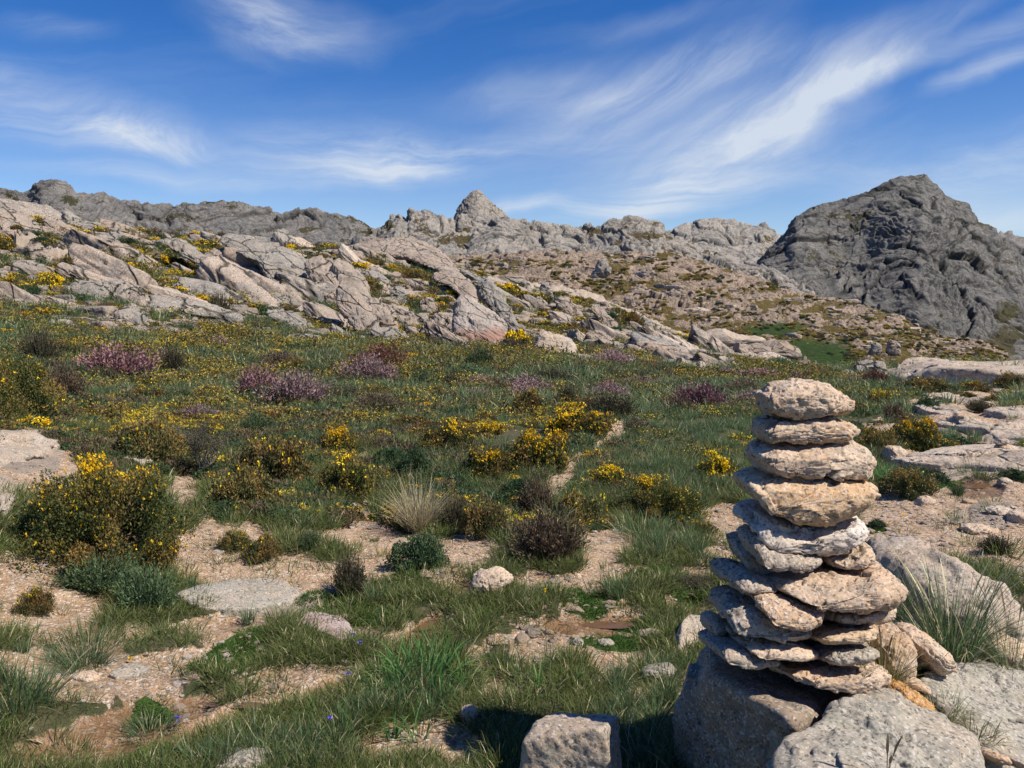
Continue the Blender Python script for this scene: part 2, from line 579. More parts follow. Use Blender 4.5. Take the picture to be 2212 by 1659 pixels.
def patches(vx, vy, L):
    m = np.zeros(len(vx), np.float32)
    for cx, cy, rx, ry, a, s in L:
        sel = (np.abs(vx - cx) < rx * 1.7 + ry) & (np.abs(vy - cy) < (rx * abs(math.sin(math.radians(a))) + ry) * 1.8)
        if not sel.any():
            continue
        ca, sa = math.cos(math.radians(-a)), math.sin(math.radians(-a))
        dx, dy = vx[sel] - cx, vy[sel] - cy
        u, v = (dx * ca + dy * sa * -1) / rx, (dx * sa + dy * ca) / ry
        d = np.sqrt(u * u + v * v)
        m[sel] = np.maximum(m[sel], s * sst(1.35, .55, d))
    return m


ROCKLINE = np.array([(-400, 640), (0, 662), (150, 690), (330, 742), (500, 705), (650, 722), (850, 735), (1000, 748), (1150, 748), (1300, 774), (1500, 792), (1600, 800), (1800, 760), (2212, 700), (2600, 700)], float)


def masks(x, y):
    """ground cover at world points: dict of 0..1 arrays"""
    z = base_height(x, y)
    vx, vy = project(x, y, z)
    P = np.stack([x, y, z * 0], 1)
    lx = np.log(np.maximum(y, 1))
    Q = np.stack([vx / 60, lx * 9, lx * 0], 1)
    n1 = fbm(P / np.maximum(y, 1)[:, None] * 9 + np.stack([lx * 7, lx * 0, lx * 0], 1), 4, 3)
    n2 = fbm(Q, 4, 11)
    nz = fbm(P * 2.2, 4, 21)
    sand = patches(vx, vy, SAND)
    sand = sst(.36, .66, sand + .55 * nz * sst(18, 4, y) + .24 * n2)
    sand *= sst(60, 30, y)
    line = np.interp(vx, ROCKLINE[:, 0], ROCKLINE[:, 1])
    rock = sst(-22, 26, line - vy + 26 * n2) * sst(14, 22, y)
    holes = sst(.05, .45, fbm(P * .22, 4, 31) + .12 - .25 * sst(500, 0, vx))   # green pockets among the slabs
    rock = rock * (1 - .9 * holes)
    # granite slabs on the right and the outcrop under the cairn
    slab = sst(-10, 8, 838 - vy + 9 * n2) * sst(1850, 1900, vx + 20 * n2) * sst(14, 18, y) * (1 - .6 * sst(.3, .6, fbm(P * .5, 3, 91)))
    rr = patches(vx, vy, [(2080, 1000, 190, 32, 0, 1.1), (2180, 940, 70, 22, -20, 1), (2120, 1230, 160, 30, 0, .4), (2130, 1110, 100, 30, 0, .7), (1950, 1040, 60, 14, 0, .5),
                          (2160, 860, 120, 8, 0, .8), (2000, 925, 80, 9, 0, .9), (2060, 882, 70, 7, 0, .8),
                          (60, 985, 110, 40, 0, .8), (550, 1288, 150, 32, 0, 1)])
    rock = np.maximum(rock, np.maximum(slab, sst(.4, .7, rr + .3 * n2)))
    wet = sst(.35, .7, patches(vx, vy, WET) + .3 * nz)
    sand = np.maximum(sand, .95 * wet)
    moss = sst(.35, .7, patches(vx, vy, MOSS) + .45 * nz)
    return dict(sand=sand, rock=rock, wet=wet, moss=moss, vx=vx, vy=vy, n=n2, z=z, nz=nz)


BED = math.radians(26)


def bed_coords(p):
    """coordinates along and across the tilted bedding of the near slope"""
    c, s = math.cos(BED), math.sin(BED)
    a = p[:, 0] * c - p[:, 2] * s
    b = p[:, 0] * s + p[:, 2] * c
    return np.stack([a, p[:, 1], b], 1)


def height(x, y, full=True, M=None):
    x = np.asarray(x, float).ravel()
    y = np.asarray(y, float).ravel()
    if M is None:
        M = masks(x, y)
    z = M['z'].copy()
    P = np.stack([x, y, z * 0], 1)
    near = sst(.5, 2, y)
    z += near * .035 * fbm(P * .8, 4, 41) * sst(30, 6, y) + .22 * fbm(P * .16, 3, 44) * sst(6, 20, y)
    z -= M['sand'] * .03 * sst(30, 8, y)
    z -= M['wet'] * .035 * sst(30, 8, y)
    if not full:
        return z
    z += .010 * fbm(P * 9, 3, 51) * sst(14, 4, y) + .05 * fbm(P * 2.5, 3, 52) * sst(4, 12, y) * (1 - M['rock'])
    r = M['rock']
    sel = r > .02
    if sel.any():
        ps = P[sel].copy()
        ps[:, 2] = z[sel]
        ys = y[sel]
        k = np.clip(ys / 28., .16, 1.25)[:, None]      # block size grows up the slope
        q = bed_coords(ps)
        q = q + .35 * k * np.stack([fbm(ps / (k * 1.6) + 5, 3, 61), fbm(ps / (k * 1.6) + 9, 3, 62), fbm(ps / (k * 1.6) + 13, 3, 63)], 1)
        kk = np.where(ys > 14, np.where(ys > 50, 1.35, .8), .42)[:, None]
        f1, f2, cid, fa = worley(q / kk * np.array([.20, .30, .55]), 71, .9, (-.5, .5, 0))
        e = f2 - f1
        d = (cid - .4) * .75 + .95 * fa - .40 * sst(.07, 0, e)
        f1, f2, c2, fb = worley(q / kk * np.array([.55, .75, 1.5]) + 3.3, 75, .9, (-.5, .5, 0))
        d += .24 * (c2 - .4) + .42 * fb - .16 * sst(.06, 0, f2 - f1)
        f1, f2, c3, fc = worley(ps / kk * np.array([1.7, 1.9, 2.6]) + 7.3, 79)
        d += .16 * fc
        d += .12 * fbm(ps * 1.5 / kk, 3, 77)
        amp = np.where(ys > 14, np.where(ys > 50, .62, .34), .07)
        vxs, vys = M['vx'][sel], M['vy'][sel]
        flat = sst(1830, 1880, vxs)                       # the right hand slabs are smooth whalebacks
        amp = amp * (1 - .68 * flat * (ys > 14))
        z[sel] += (r[sel] * d * amp)
    return z


def hit(vx, vy, ymin=1.6, ymax=150., n=1500):
    ys = np.exp(np.linspace(math.log(ymin), math.log(ymax), n))
    v = (829.5 - vy) / F
    k = ys / (math.cos(PITCH) + v * math.sin(PITCH))
    xs = (vx - 1106) / F * k
    zs = ZC + ys * float(tslope(vy))
    H = height(xs, ys, False)
    b = np.nonzero(zs <= H)[0]
    i = b[0] if len(b) else n - 1
    return float(xs[i]), float(ys[i]), float(H[i])


# ------------------------------------------------------------------ ground
def ground_mat():
    t = NT('ground')
    P = t.coord('Object')
    n_s = t.noise(P, 3.5, 6, .65)
    n_m = t.noise(P, 14, 6, .7)
    n_f = t.noise(P, 95, 4, .75)
    gr = t.vor(P, 95, out='Color')
    sg = t.n('ShaderNodeSeparateColor')
    t.put(sg.inputs[0], gr)
    far = t.rng(t.n('ShaderNodeSeparateXYZ').outputs[0], 0, 1)   # unused spare
    # turf between the blades
    turf = t.mix(t.rng(n_s, .35, .65), (.055, .068, .025), (.095, .088, .042))
    turf = t.mix(t.rng(n_m, .5, .7), turf, (.17, .135, .08))
    # coarse granite sand
    sand = t.mix(t.rng(n_s, .35, .7), (.52, .345, .205), (.40, .25, .14))
    sand = t.mix(t.rng(n_m, .42, .68), sand, (.58, .44, .31))
    sand = t.mix(t.rng(sg.outputs[0], .70, .95, 0., .6), sand, (.20, .13, .09))
    sand = t.mix(t.rng(sg.outputs[1], .75, .95, 0., .8), sand, (.74, .68, .6))
    sand = t.mix(t.rng(t.noise(P, 6, 5, .7), .60, .72, 0., .7), sand, (.20, .13, .08))
    wet = t.mix(t.rng(n_m, .3, .7), (.17, .085, .035), (.27, .15, .065))
    sand = t.mix(t.math('MULTIPLY', t.attr('wet'), .8), sand, wet)
    # bare granite
    rk = t.mix(t.rng(t.noise(P, .7, 5, .6), .38, .62), (.42, .345, .275), (.33, .265, .205))
    rk = t.mix(t.rng(t.noise(P, 1.9, 6, .68), .48, .66, 0., .7), rk, (.24, .225, .20))
    rk = t.mix(t.rng(t.noise(P, .45, 4, .6), .56, .70, 0., .45), rk, (.40, .26, .16))
    rk = t.mix(t.rng(t.noise(P, 7, 5, .75), .55, .70, 0., .5), rk, (.10, .10, .095))
    moss = t.mix(n_m, (.030, .070, .010), (.07, .12, .02))
    sm = t.rng(t.math('ADD', t.attr('sand'), t.math('MULTIPLY', t.math('SUBTRACT', n_m, .5), 1.3)), .40, .60)
    c = t.mix(sm, turf, sand)
    c = t.mix(t.rng(t.math('ADD', t.attr('moss'), t.math('SUBTRACT', n_m, .5)), .45, .6), c, moss)
    rm = t.rng(t.math('ADD', t.attr('rock'), t.math('MULTIPLY', t.math('SUBTRACT', n_s, .5), .9)), .40, .56)
    c = t.mix(rm, c, rk)
    h = t.math('ADD', t.math('MULTIPLY', n_m, .7), t.math('MULTIPLY', n_f, .3))
    nb = t.bump(h, .9, .05)
    nb = t.bump(sg.outputs[2], .5, .006, nb)
    nb = t.bump(t.noise(P, 1.6, 7, .7), .6, .35, nb)
    ro = t.rng(t.attr('wet'), .3, .9, .92, .35)
    t.bsdf(c, ro, nb, .3)
    return t.m


def build_ground():
    nu, nv = 900, 1000
    yy = np.exp(np.linspace(math.log(2.05), math.log(172.), nv)) - 1.6
    ss = np.sinh(np.linspace(-1, 1, nu) * 1.0) / math.sinh(1.0) * .86
    X = (ss[:, None] * (yy[None, :] + 1.6)).ravel()
    Y = np.tile(yy, nu)
    M = masks(X, Y)
    Z = height(X, Y, True, M)
    o = mesh_np('ground', np.stack([X, Y, Z], 1), grid_faces(nu, nv)[:, ::-1] if False else grid_faces(nu, nv), ground_mat(), True,
                dict(sand=M['sand'], rock=M['rock'], wet=M['wet'], moss=M['moss']))
    tag(o, kind='structure')
    return o


build_ground()


# ------------------------------------------------------------------ far hills
def hill_mat(name, a, b, grey, darkc, veg, vegc, k, streak=None, red=None, yel=0.):
    a, b, grey, darkc = [tuple(.86 * q for q in c_) for c_ in (a, b, grey, darkc)]
    t = NT(name)
    P = t.coord('Object')
    c = t.mix(t.rng(t.noise(P, .35 / k, 5, .6), .38, .62), a, b)
    c = t.mix(t.rng(t.noise(P, .9 / k, 6, .7), .46, .66, 0., .75), c, grey)
    c = t.mix(t.rng(t.noise(P, 3.0 / k, 5, .75), .56, .70, 0., .6), c, darkc)
    pale = t.rng(t.noise(P, 2.2 / k, 5, .75), .60, .74, 0., .5)
    c = t.mix(pale, c, tuple(min(1, q * 1.35) for q in a))
    v = t.math('ADD', t.attr('veg'), t.math('MULTIPLY', t.math('SUBTRACT', t.noise(P, 1.1 / k, 6, .75), .5), 2.0))
    vc = t.mix(t.rng(t.noise(P, .5 / k, 5, .7), .35, .65), vegc[0], vegc[1])
    vc = t.mix(t.rng(t.noise(P, 1.7 / k, 5, .7), .56, .66, 0., yel), vc, (.30, .20, .015))
    c = t.mix(t.rng(v, .48, .62), c, vc)
    c = t.mix(t.attr('green'), c, t.mix(t.rng(t.noise(P, 1.3 / k, 7, .75), .35, .65), (.012, .040, .006), (.065, .105, .022)))
    c = t.mix(t.math('MULTIPLY', t.attr('crack'), .8), c, tuple(.35 * q for q in darkc))
    h = t.noise(P, 2.4 / k, 7, .75)
    nb = t.bump(h, .9, .55 * k)
    t.bsdf(c, .95, nb, .1)
    return t.m


def hill(name, crest, base, Yc, Yb, nu, nv, mat, amp, cell, stretch=(1, 1, 1), bed=0., prof=.85, vegf=None, seed=0, rough=.3, greenf=None, octs=3, lump=None, back=.25, tilt=(0, 0, -.4), rnd=.35, ledge=0., onion=None, crestd=0.):
    """a hillside between a base line and a skyline, with a far side that falls away"""
    crest = np.array(crest, float)
    base = np.array(base, float)
    vx0, vx1 = crest[0, 0], crest[-1, 0]
    vx = np.linspace(vx0, vx1, nu)
    cy = np.interp(vx, crest[:, 0], crest[:, 1])
    by = np.interp(vx, base[:, 0], base[:, 1])
    yc = np.interp(vx, [p[0] for p in Yc], [p[1] for p in Yc]) if isinstance(Yc, list) else np.full(nu, float(Yc))
    yb = np.interp(vx, [p[0] for p in Yb], [p[1] for p in Yb]) if isinstance(Yb, list) else np.full(nu, float(Yb))
    nb = max(6, nv // 6)
    v = np.linspace(0, 1, nv)
    Y = yb[:, None] + (yc - yb)[:, None] * v[None]
    R = by[:, None] + (cy - by)[:, None] * (v[None] ** prof)
    if lump is not None:
        R = R + lump(vx[:, None] + 0 * R, v[None] + 0 * R) * (1 - v[None]**4) * sst(0, .15, v[None])
    s = (vx - 1106) / F / math.cos(PITCH)
    Z = ZC + Y * tslope(R)
    vb = np.linspace(0, 1, nb + 1)[1:]
    Y2 = yc[:, None] * (1 + back * vb[None])
    hgt = (yc * .12)[:, None]
    Z2 = Z[:, -1:] - hgt * (vb[None] ** 1.4) * 1.5
    Y = np.concatenate([Y, Y2], 1)
    Z = np.concatenate([Z, Z2], 1)
    n2 = nv + nb
    X = s[:, None] * Y
    P3 = np.stack([X.ravel(), Y.ravel(), Z.ravel()], 1)
    G = P3.reshape(nu, n2, 3)
    du = np.gradient(G, axis=0)
    dv = np.gradient(G, axis=1)
    N = np.cross(du, dv)
    N /= np.linalg.norm(N, axis=2, keepdims=True) + 1e-9
    N = blurN(N)
    N = N.reshape(-1, 3)
    c, sn = math.cos(bed), math.sin(bed)
    q = np.stack([P3[:, 0] * c - P3[:, 2] * sn, P3[:, 1], P3[:, 0] * sn + P3[:, 2] * c], 1) / cell
    wq = np.stack([fbm(q * .7 + 3, 3, seed + 1), fbm(q * .7 + 19, 3, seed + 2), fbm(q * .7 + 31, 3, seed + 3)], 1)
    q = q + .55 * wq
    st = np.array(stretch)
    D = np.zeros(len(P3))
    crack = np.zeros(len(P3))
    a = 1.0
    fr = 1.0
    for o in range(octs):
        f1, f2, cid, fa = worley(q * st * fr, seed + 20 * o + 5, .9, tilt)
        e = f2 - f1
        dome = np.sqrt(np.clip(1 - (f1 / .95)**2, 0, 1))
        D += a * ((cid - .45) * .55 + .85 * fa + rnd * dome - .30 * sst(.07, 0, e))
        crack = np.maximum(crack, (sst(.07 + .03 * o, 0, e)) * (1 - .22 * o))
        a *= .42
        fr *= 2.3
    D += rough * fbm(q * 5, 3, seed + 9)
    if onion:
        xc_, per, am = onion
        for kk_, a_ in ((1., 1.), (2.7, .45)):
            w1 = fbm(P3 / (per * 7) + 40, 3, seed + 31)
            w2 = fbm(P3 / (per * 1.6) + 50, 3, seed + 32)
            ph = (P3[:, 2] + .42 * np.abs(P3[:, 0] - xc_ + 20 * w1) + .08 * P3[:, 1]) / per * kk_ + 1.5 * w1 + .45 * w2
            sw = ph - np.floor(ph)
            D += am * a_ * (sw * sst(1.0, .86, sw) * (.35 + 1.1 * _h(np.floor(ph).astype(int), np.floor(P3[:, 0] / (per * 7) + w2 * 1.2).astype(int), np.zeros(len(P3), int), seed)))
    if ledge:
        D += ledge * (1 - 2.2 * np.abs(fbm(q * np.array([.5, .9, 2.4]), 4, seed + 15)))
    vg = np.zeros(len(P3))
    vxf = np.repeat(vx, n2)
    vv = np.tile(np.concatenate([v, np.ones(nb)]), nu)
    _, vyf = project(P3[:, 0], P3[:, 1], P3[:, 2])
    if vegf:
        vg = vegf(vxf, vyf, vv)
    gf = greenf(vxf, vyf, vv) if greenf else np.zeros(len(P3))
    damp = (1 - .6 * np.clip(vg, 0, 1)) * (1 - .95 * gf)
    damp = damp * (1 - crestd * sst(.72, 1.0, vv))
    P3 = P3 + N * (D * amp * damp)[:, None]
    P3[:, 2] += (D * .25 * amp) * damp
    o = mesh_np(name, P3, grid_faces(nu, n2), mat, True, dict(veg=vg, crack=crack * (1 - np.clip(vg, 0, 1)), green=gf))
    tag(o, kind='structure')
    return o, P3.reshape(nu, n2, 3)


def blurN(N, r=3):
    for ax in (0, 1):
        k = np.exp(-np.arange(-2 * r, 2 * r + 1)**2 / (2. * r * r))
        k /= k.sum()
        pad = [(0, 0)] * 3
        pad[ax] = (2 * r, 2 * r)
        b = np.pad(N, pad, mode='edge')
        out = 0
        for i, w in enumerate(k):
            sl_ = [slice(None)] * 3
            sl_[ax] = slice(i, i + N.shape[ax])
            out = out + w * b[tuple(sl_)]
        N = out
    return N / (np.linalg.norm(N, axis=2, keepdims=True) + 1e-9)


A_CREST = [(-420, 470), (-150, 440), (0, 419), (30, 411), (57, 413), (90, 419), (107, 402), (117, 391), (123, 388), (150, 388), (167, 398), (187, 413), (213, 419), (243, 424), (283, 434), (320, 443), (367, 443),
           (413, 446), (460, 441), (494, 437), (520, 440), (547, 446), (580, 452), (634, 460), (657, 455), (680, 460), (738, 461), (771, 471), (805, 492), (860, 520), (950, 560)]
B_CREST = [(a_, b_ + 7) for a_, b_ in [(740, 545), (788, 506), (818, 491), (841, 476), (850, 461), (868, 457), (885, 463), (891, 456), (921, 453), (945, 459), (971, 466), (986, 468), (1050, 468), (1105, 468), (1138, 470), (1165, 476), (1198, 482),
           (1218, 486), (1258, 484), (1292, 477), (1312, 473), (1338, 474), (1358, 466), (1375, 467), (1392, 466), (1418, 471), (1427, 479), (1433, 499), (1445, 503), (1476, 514), (1515, 537), (1592, 564),
           (1625, 569), (1675, 587), (1708, 610), (1758, 640), (1800, 670), (1850, 720)]]
E_CREST = [(1380, 520), (1440, 500), (1475, 490), (1508, 480), (1542, 475), (1568, 478), (1595, 485), (1621, 483), (1638, 483), (1644, 491), (1675, 509), (1720, 545), (1800, 600)]
F_CREST = [(a_ + 3, b_ + 3) for a_, b_ in [(1560, 640), (1600, 600), (1641, 550), (1661, 530), (1678, 512), (1691, 497), (1708, 465), (1731, 449), (1758, 441), (1808, 429), (1841, 416), (1868, 404), (1895, 391), (1930, 381), (1964, 380), (1994, 400),
           (2014, 417), (2041, 434), (2061, 447), (2074, 467), (2101, 484), (2124, 494), (2131, 504), (2161, 520), (2184, 534), (2212, 544), (2400, 600), (2700, 640)]]
G_CREST = [(2060, 530), (2120, 506), (2141, 505), (2161, 509), (2184, 519), (2230, 524), (2400, 500), (2800, 520)]
D_CREST = [(640, 600), (740, 552), (850, 543), (950, 556), (1050, 556), (1200, 545), (1300, 548), (1430, 548), (1480, 560), (1592, 592), (1700, 630), (1758, 644), (1808, 652), (1858, 665), (1891, 670), (1941, 690), (1984, 712),
           (2024, 730), (2074, 739), (2124, 747), (2158, 764), (2171, 779), (2240, 810), (2400, 850)]

grey_far = hill_mat('grey_far', (.34, .315, .285), (.27, .26, .245), (.20, .20, .197), (.085, .085, .085), 0, ((.06, .062, .03), (.09, .075, .04)), 12)
grey_mid = hill_mat('grey_crag', (.56, .50, .43), (.46, .43, .39), (.33, .325, .31), (.18, .175, .165), 0, ((.11, .085, .05), (.12, .10, .045)), 7)
grey_dark = hill_mat('grey_mountain', (.30, .287, .262), (.22, .216, .205), (.14, .141, .138), (.055, .056, .058), 0, ((.10, .085, .055), (.085, .08, .04)), 6)
talus_m = hill_mat('talus', (.52, .40, .30), (.43, .325, .25), (.24, .215, .185), (.12, .095, .075), 0, ((.10, .085, .03), (.13, .09, .035)), 2.2, yel=.6)
peak_m = hill_mat('pale_peak', (.52, .46, .39), (.44, .40, .345), (.32, .30, .27), (.17, .165, .15), 0, ((.1, .1, .05), (.1, .1, .05)), 7)


def vn(vx, vy, sx, sy, seed):
    return fbm(np.stack([vx / sx, vy / sy, vx * 0], 1), 4, seed)


# far ridge on the left with its dark knob
def lumpA(vx, v):
    return -26 * np.exp(-((vx - 140) / 70.)**2) * sst(.3, .9, v)


hill('far_ridge', A_CREST, [(-400, 600), (950, 620)], 900, 790, 620, 150, grey_far, 4.5, 42, (1, 1, 1.5), .35, 1.0, lambda a, b, c: .30 + .3 * vn(a, b, 60, 25, 5), 100, .35, lump=lumpA)
hill('between_hill', E_CREST, [(1300, 600), (1900, 650)], 820, 740, 300, 90, grey_mid, 3.6, 32, (1, 1, 1.3), -.2, 1.0, lambda a, b, c: .22 + .3 * vn(a, b, 50, 25, 6), 140, .35)
hill('distant_mountain', G_CREST, [(2000, 640), (2800, 640)], 1700, 1200, 160, 40, grey_far, 8, 60, vegf=lambda a, b, c: .3 + 0 * a, seed=160)


def vegF(vx, vy, v):
    g = .0 + .8 * sst(2030, 2140, vx - .35 * (vy - 560)) * (.40 + .5 * vn(vx, vy, 50, 40, 18)) + .22 * sst(.2, .5, vn(vx, vy, 30, 14, 19))
    g = g + .75 * sst(640, 740, vy) * (.55 + .5 * vn(vx, vy, 60, 30, 8))
    g = g + .55 * np.exp(-((vx - 1820) / 60.)**2 - ((vy - 470) / 35.)**2)
    g = g + .5 * np.exp(-((vx - 1800) / 80.)**2 - ((vy - 560) / 40.)**2)
    return np.clip(g, 0, 1)


def lumpF(vx, v):
    # big convex nose in the middle right, hollow on its left
    return 26 * np.exp(-((vx - 1800) / 70.)**2) * sst(.25, .7, v) - 34 * np.exp(-((vx - 1970) / 75.)**2 - ((v - .55) / .28)**2) - 20 * np.exp(-((vx - 1960) / 60.)**2 - ((v - .25) / .14)**2)


hill('mountain', F_CREST, [(1500, 690), (1650, 640), (1800, 720), (1950, 800), (2100, 850), (2700, 900)], 620, [(1560, 520), (1800, 480), (2100, 430), (2700, 400)], 760, 400, grey_dark, 4.2, 34, (.50, .8, 1.5), -.35, .8, vegF, 180, .16, lump=lumpF, octs=4, rnd=.25, ledge=.15, onion=(260, 11., .60), crestd=.52)


def vegB(vx, vy, v):
    return np.clip(.18 + .6 * vn(vx, vy, 40, 22, 9) + .35 * sst(.55, .1, v), 0, 1)


def lumpB(vx, v):
    return 8 * np.sin(vx / 34. + 2 * np.sin(vx / 90.)) * sst(1500, 1400, vx)


hill('crag_ridge', B_CREST, [(700, 640), (1430, 640), (1600, 640), (1760, 700), (1850, 780)], 480, [(740, 420), (1430, 420), (1850, 340)], 620, 170, grey_mid, 3.4, 20, (1.4, 1, .5), .12, .62, vegB, 240, .2, lump=lumpB, octs=4, rnd=.2)
PK = [(960, 500), (984, 470), (992, 452), (1003, 436), (1015, 422), (1024, 415), (1034, 411), (1044, 418), (1054, 431), (1068, 442), (1084, 454), (1096, 468), (1120, 500)]
hill('pyramid_peak', PK, [(960, 520), (1140, 520)], 620, 580, 180, 90, peak_m, 1.0, 12, (.8, 1, 1.2), .5, .9, lambda a, b, c: 0 * a, 300, .25, back=.05)


def greenD(vx, vy, v):
    n = vn(vx, vy, 24, 14, 12)
    g = np.maximum(sst(1.25, .8, np.sqrt(((vx - 1672) / 60.)**2 + ((vy - 715) / 17.)**2) + .3 * n), sst(1.25, .85, np.sqrt(((vx - 1772) / 78.)**2 + ((vy - 768 - .25 * (vx - 1772)) / 32.)**2) + .3 * n))
    return g


def vegD(vx, vy, v):
    n = vn(vx, vy, 46, 15, 13)
    g = .30 + .85 * n + .30 * sst(620, 760, vy) + .15 * sst(1500, 1700, vx)
    return np.clip(g, 0, .95)


_, GD = hill('talus_slope', D_CREST, [(600, 760), (1500, 835), (1700, 850), (2400, 880)], [(640, 330), (1430, 330), (1800, 300), (2171, 260), (2400, 220)],
             [(640, 175), (1500, 120), (1700, 62), (1900, 60), (2400, 60)], 900, 330, talus_m, 1.25, 6.5, (.8, .8, 1.2), .35, .8, vegD, 340, .35, greenD, 4)

# low rolling land beyond and around, down to the horizon
_a = np.linspace(0, 2 * math.pi, 97)[:-1]
_r = np.array([0.0, 6, 30, 90, 200, 500, 1200, 3000, 9000])
_X = (_r[None] * np.cos(_a)[:, None])
_Y = (_r[None] * np.sin(_a)[:, None])
_Z = np.array([-1.2, -1.2, -14, -25, -70, -100, -100, -100, -100])[None] + 0 * _X
_i = np.arange(96 * 9).reshape(96, 9)
_n = np.roll(_i, -1, 0)
_f = np.stack([_i[:, :-1].ravel(), _i[:, 1:].ravel(), _n[:, 1:].ravel(), _n[:, :-1].ravel()], 1)
tag(mesh_np('terrain', np.stack([_X.ravel(), _Y.ravel(), _Z.ravel()], 1), _f, hill_mat('plain', (.3, .25, .2), (.25, .2, .17), (.2, .2, .18), (.1, .1, .08), 0, ((.06, .07, .03), (.09, .08, .04)), 20), True, dict(veg=np.full(864, .8), green=np.zeros(864), crack=np.zeros(864))), kind='structure')

# ------------------------------------------------------------------ rocks
TH_PALE, TH_TAN, TH_GREY = (.56, .45, .35), (.50, .36, .24), (.24, .23, .215)
M_CAIRN = granite('cairn_granite', (.66, .505, .365), (.58, .405, .265), (.37, .315, .26), 1.0, .35, 1.0, .5)
M_CAIRN_O = granite('ochre_granite', (.66, .50, .34), (.60, .40, .23), (.40, .32, .24), 1.0, .55, .9, .25, ochre=(.50, .29, .12))
M_CAIRN_W = granite('white_granite', (.72, .66, .62), (.62, .52, .42), (.44, .38, .34), 1.0, .35, .8, .25, ochre=(.52, .33, .10))
M_BOULD = granite('boulder_granite', (.47, .39, .31), (.46, .355, .26), (.28, .26, .225), 1.0, .30, 1.0, .6)
M_LICH = granite('lichen_granite', (.43, .39, .32), (.42, .35, .27), (.27, .265, .225), 1.0, .25, 1.0, .8)
M_LILAC = granite('lilac_granite', (.46, .36, .34), (.44, .31, .27), (.33, .29, .28), 1.0, .2, .8, .4)
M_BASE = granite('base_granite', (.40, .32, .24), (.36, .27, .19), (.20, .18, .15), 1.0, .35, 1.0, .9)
M_ORANGE = granite('orange_granite', (.56, .36, .17), (.58, .30, .10), (.30, .22, .15), 1.0, .8, 1.0, .2)
M_SLOPE = granite('slope_granite', (.425, .34, .27), (.37, .28, .21), (.23, .21, .185), 11., .25, 1.0, .8, ks=3, cracks=.85)
M_SLOPE_G = granite('grey_slope_granite', (.375, .335, .285), (.33, .285, .235), (.195, .19, .178), 11., .15, 1.0, 1.0, ks=3, cracks=.85)
M_SLAB = granite('pale_slab_granite', (.58, .475, .375), (.50, .39, .29), (.28, .27, .25), 7., .2, .9, .35, ks=3, cracks=.25)
M_RED = granite('red_stained_granite', (.46, .39, .33), (.40, .33, .275), (.26, .25, .235), 11., .3, .8, .5, ochre=(.30, .15, .10), ks=3, cracks=.5, red=1.)


def resample(P, n):
    P = np.array(P, float)
    for _ in range(1):
        Q = np.roll(P, -1, 0)
        P = np.stack([P * .82 + Q * .18, P * .18 + Q * .82], 1).reshape(-1, 2)
    Q = np.vstack([P, P[:1]])
    d = np.r_[0, np.cumsum(np.linalg.norm(np.diff(Q, axis=0), axis=1))]
    t = np.linspace(0, d[-1], n + 1)[:-1]
    return np.stack([np.interp(t, d, Q[:, 0]), np.interp(t, d, Q[:, 1])], 1)


def surf_disp(P, N, size, seed, rough=1., strata=0., fac=1., fine=1., groove=0.):
    q = P / size
    w = np.stack([fbm(q * 1.5 + 3, 2, seed + 1), fbm(q * 1.5 + 9, 2, seed + 2), fbm(q * 1.5 + 15, 2, seed + 3)], 1)
    q = q + .18 * w
    _, _, _, fa = worley(q * np.array([2.2, 2.2, 3.0]) + seed, seed + 4)
    f1, f2, _, fb = worley(q * np.array([5.5, 5.5, 8.0]) + seed, seed + 5)
    D = .085 * fac * fa + .034 * fac * fb + .030 * rough * fbm(q * 3 + seed, 3, seed + 6) + .016 * rough * fbm(q * 9, 3, seed + 7) + .009 * fine * fbm(q * 24, 3, seed + 8)
    if strata:
        h = q[:, 2] * 9 + 1.6 * w[:, 0] + .25 * q[:, 0]
        s = np.abs((h % 1) - .5) * 2
        D += strata * .06 * (sst(.05, .45, s) - .7) + strata * .05 * (_h(np.floor(h).astype(int), np.zeros(len(h), int), np.zeros(len(h), int), seed) - .5)
    if groove:
        b = bed_coords(P) / size + .10 * w
        f1, f2, _, fc = worley(b * np.array([1.3, 1.8, 4.2]) + seed, seed + 14)
        D += groove * (.045 * fc - .05 * sst(.06, 0, f2 - f1))
        f1, f2, _, fc = worley(b * np.array([3.1, 3.8, 7.5]) + seed, seed + 15)
        D += groove * (.020 * fc - .022 * sst(.07, 0, f2 - f1))
    return P + N * (D * size)[:, None]


def closed_grid(nu, nv):
    """faces of a tube of nu rows (open) by nv columns (closed)"""
    i = np.arange(nu * nv).reshape(nu, nv)
    r = np.roll(i, -1, 1)
    return np.stack([i[:-1].ravel(), r[:-1].ravel(), r[1:].ravel(), i[1:].ravel()], 1)


def grid_normals(G, closed=True):
    du = np.gradient(G, axis=0)
    dv = (np.roll(G, -1, 1) - np.roll(G, 1, 1)) if closed else np.gradient(G, axis=1)
    N = np.cross(dv, du)
    return N / (np.linalg.norm(N, axis=2, keepdims=True) + 1e-12)


_sid = [0]


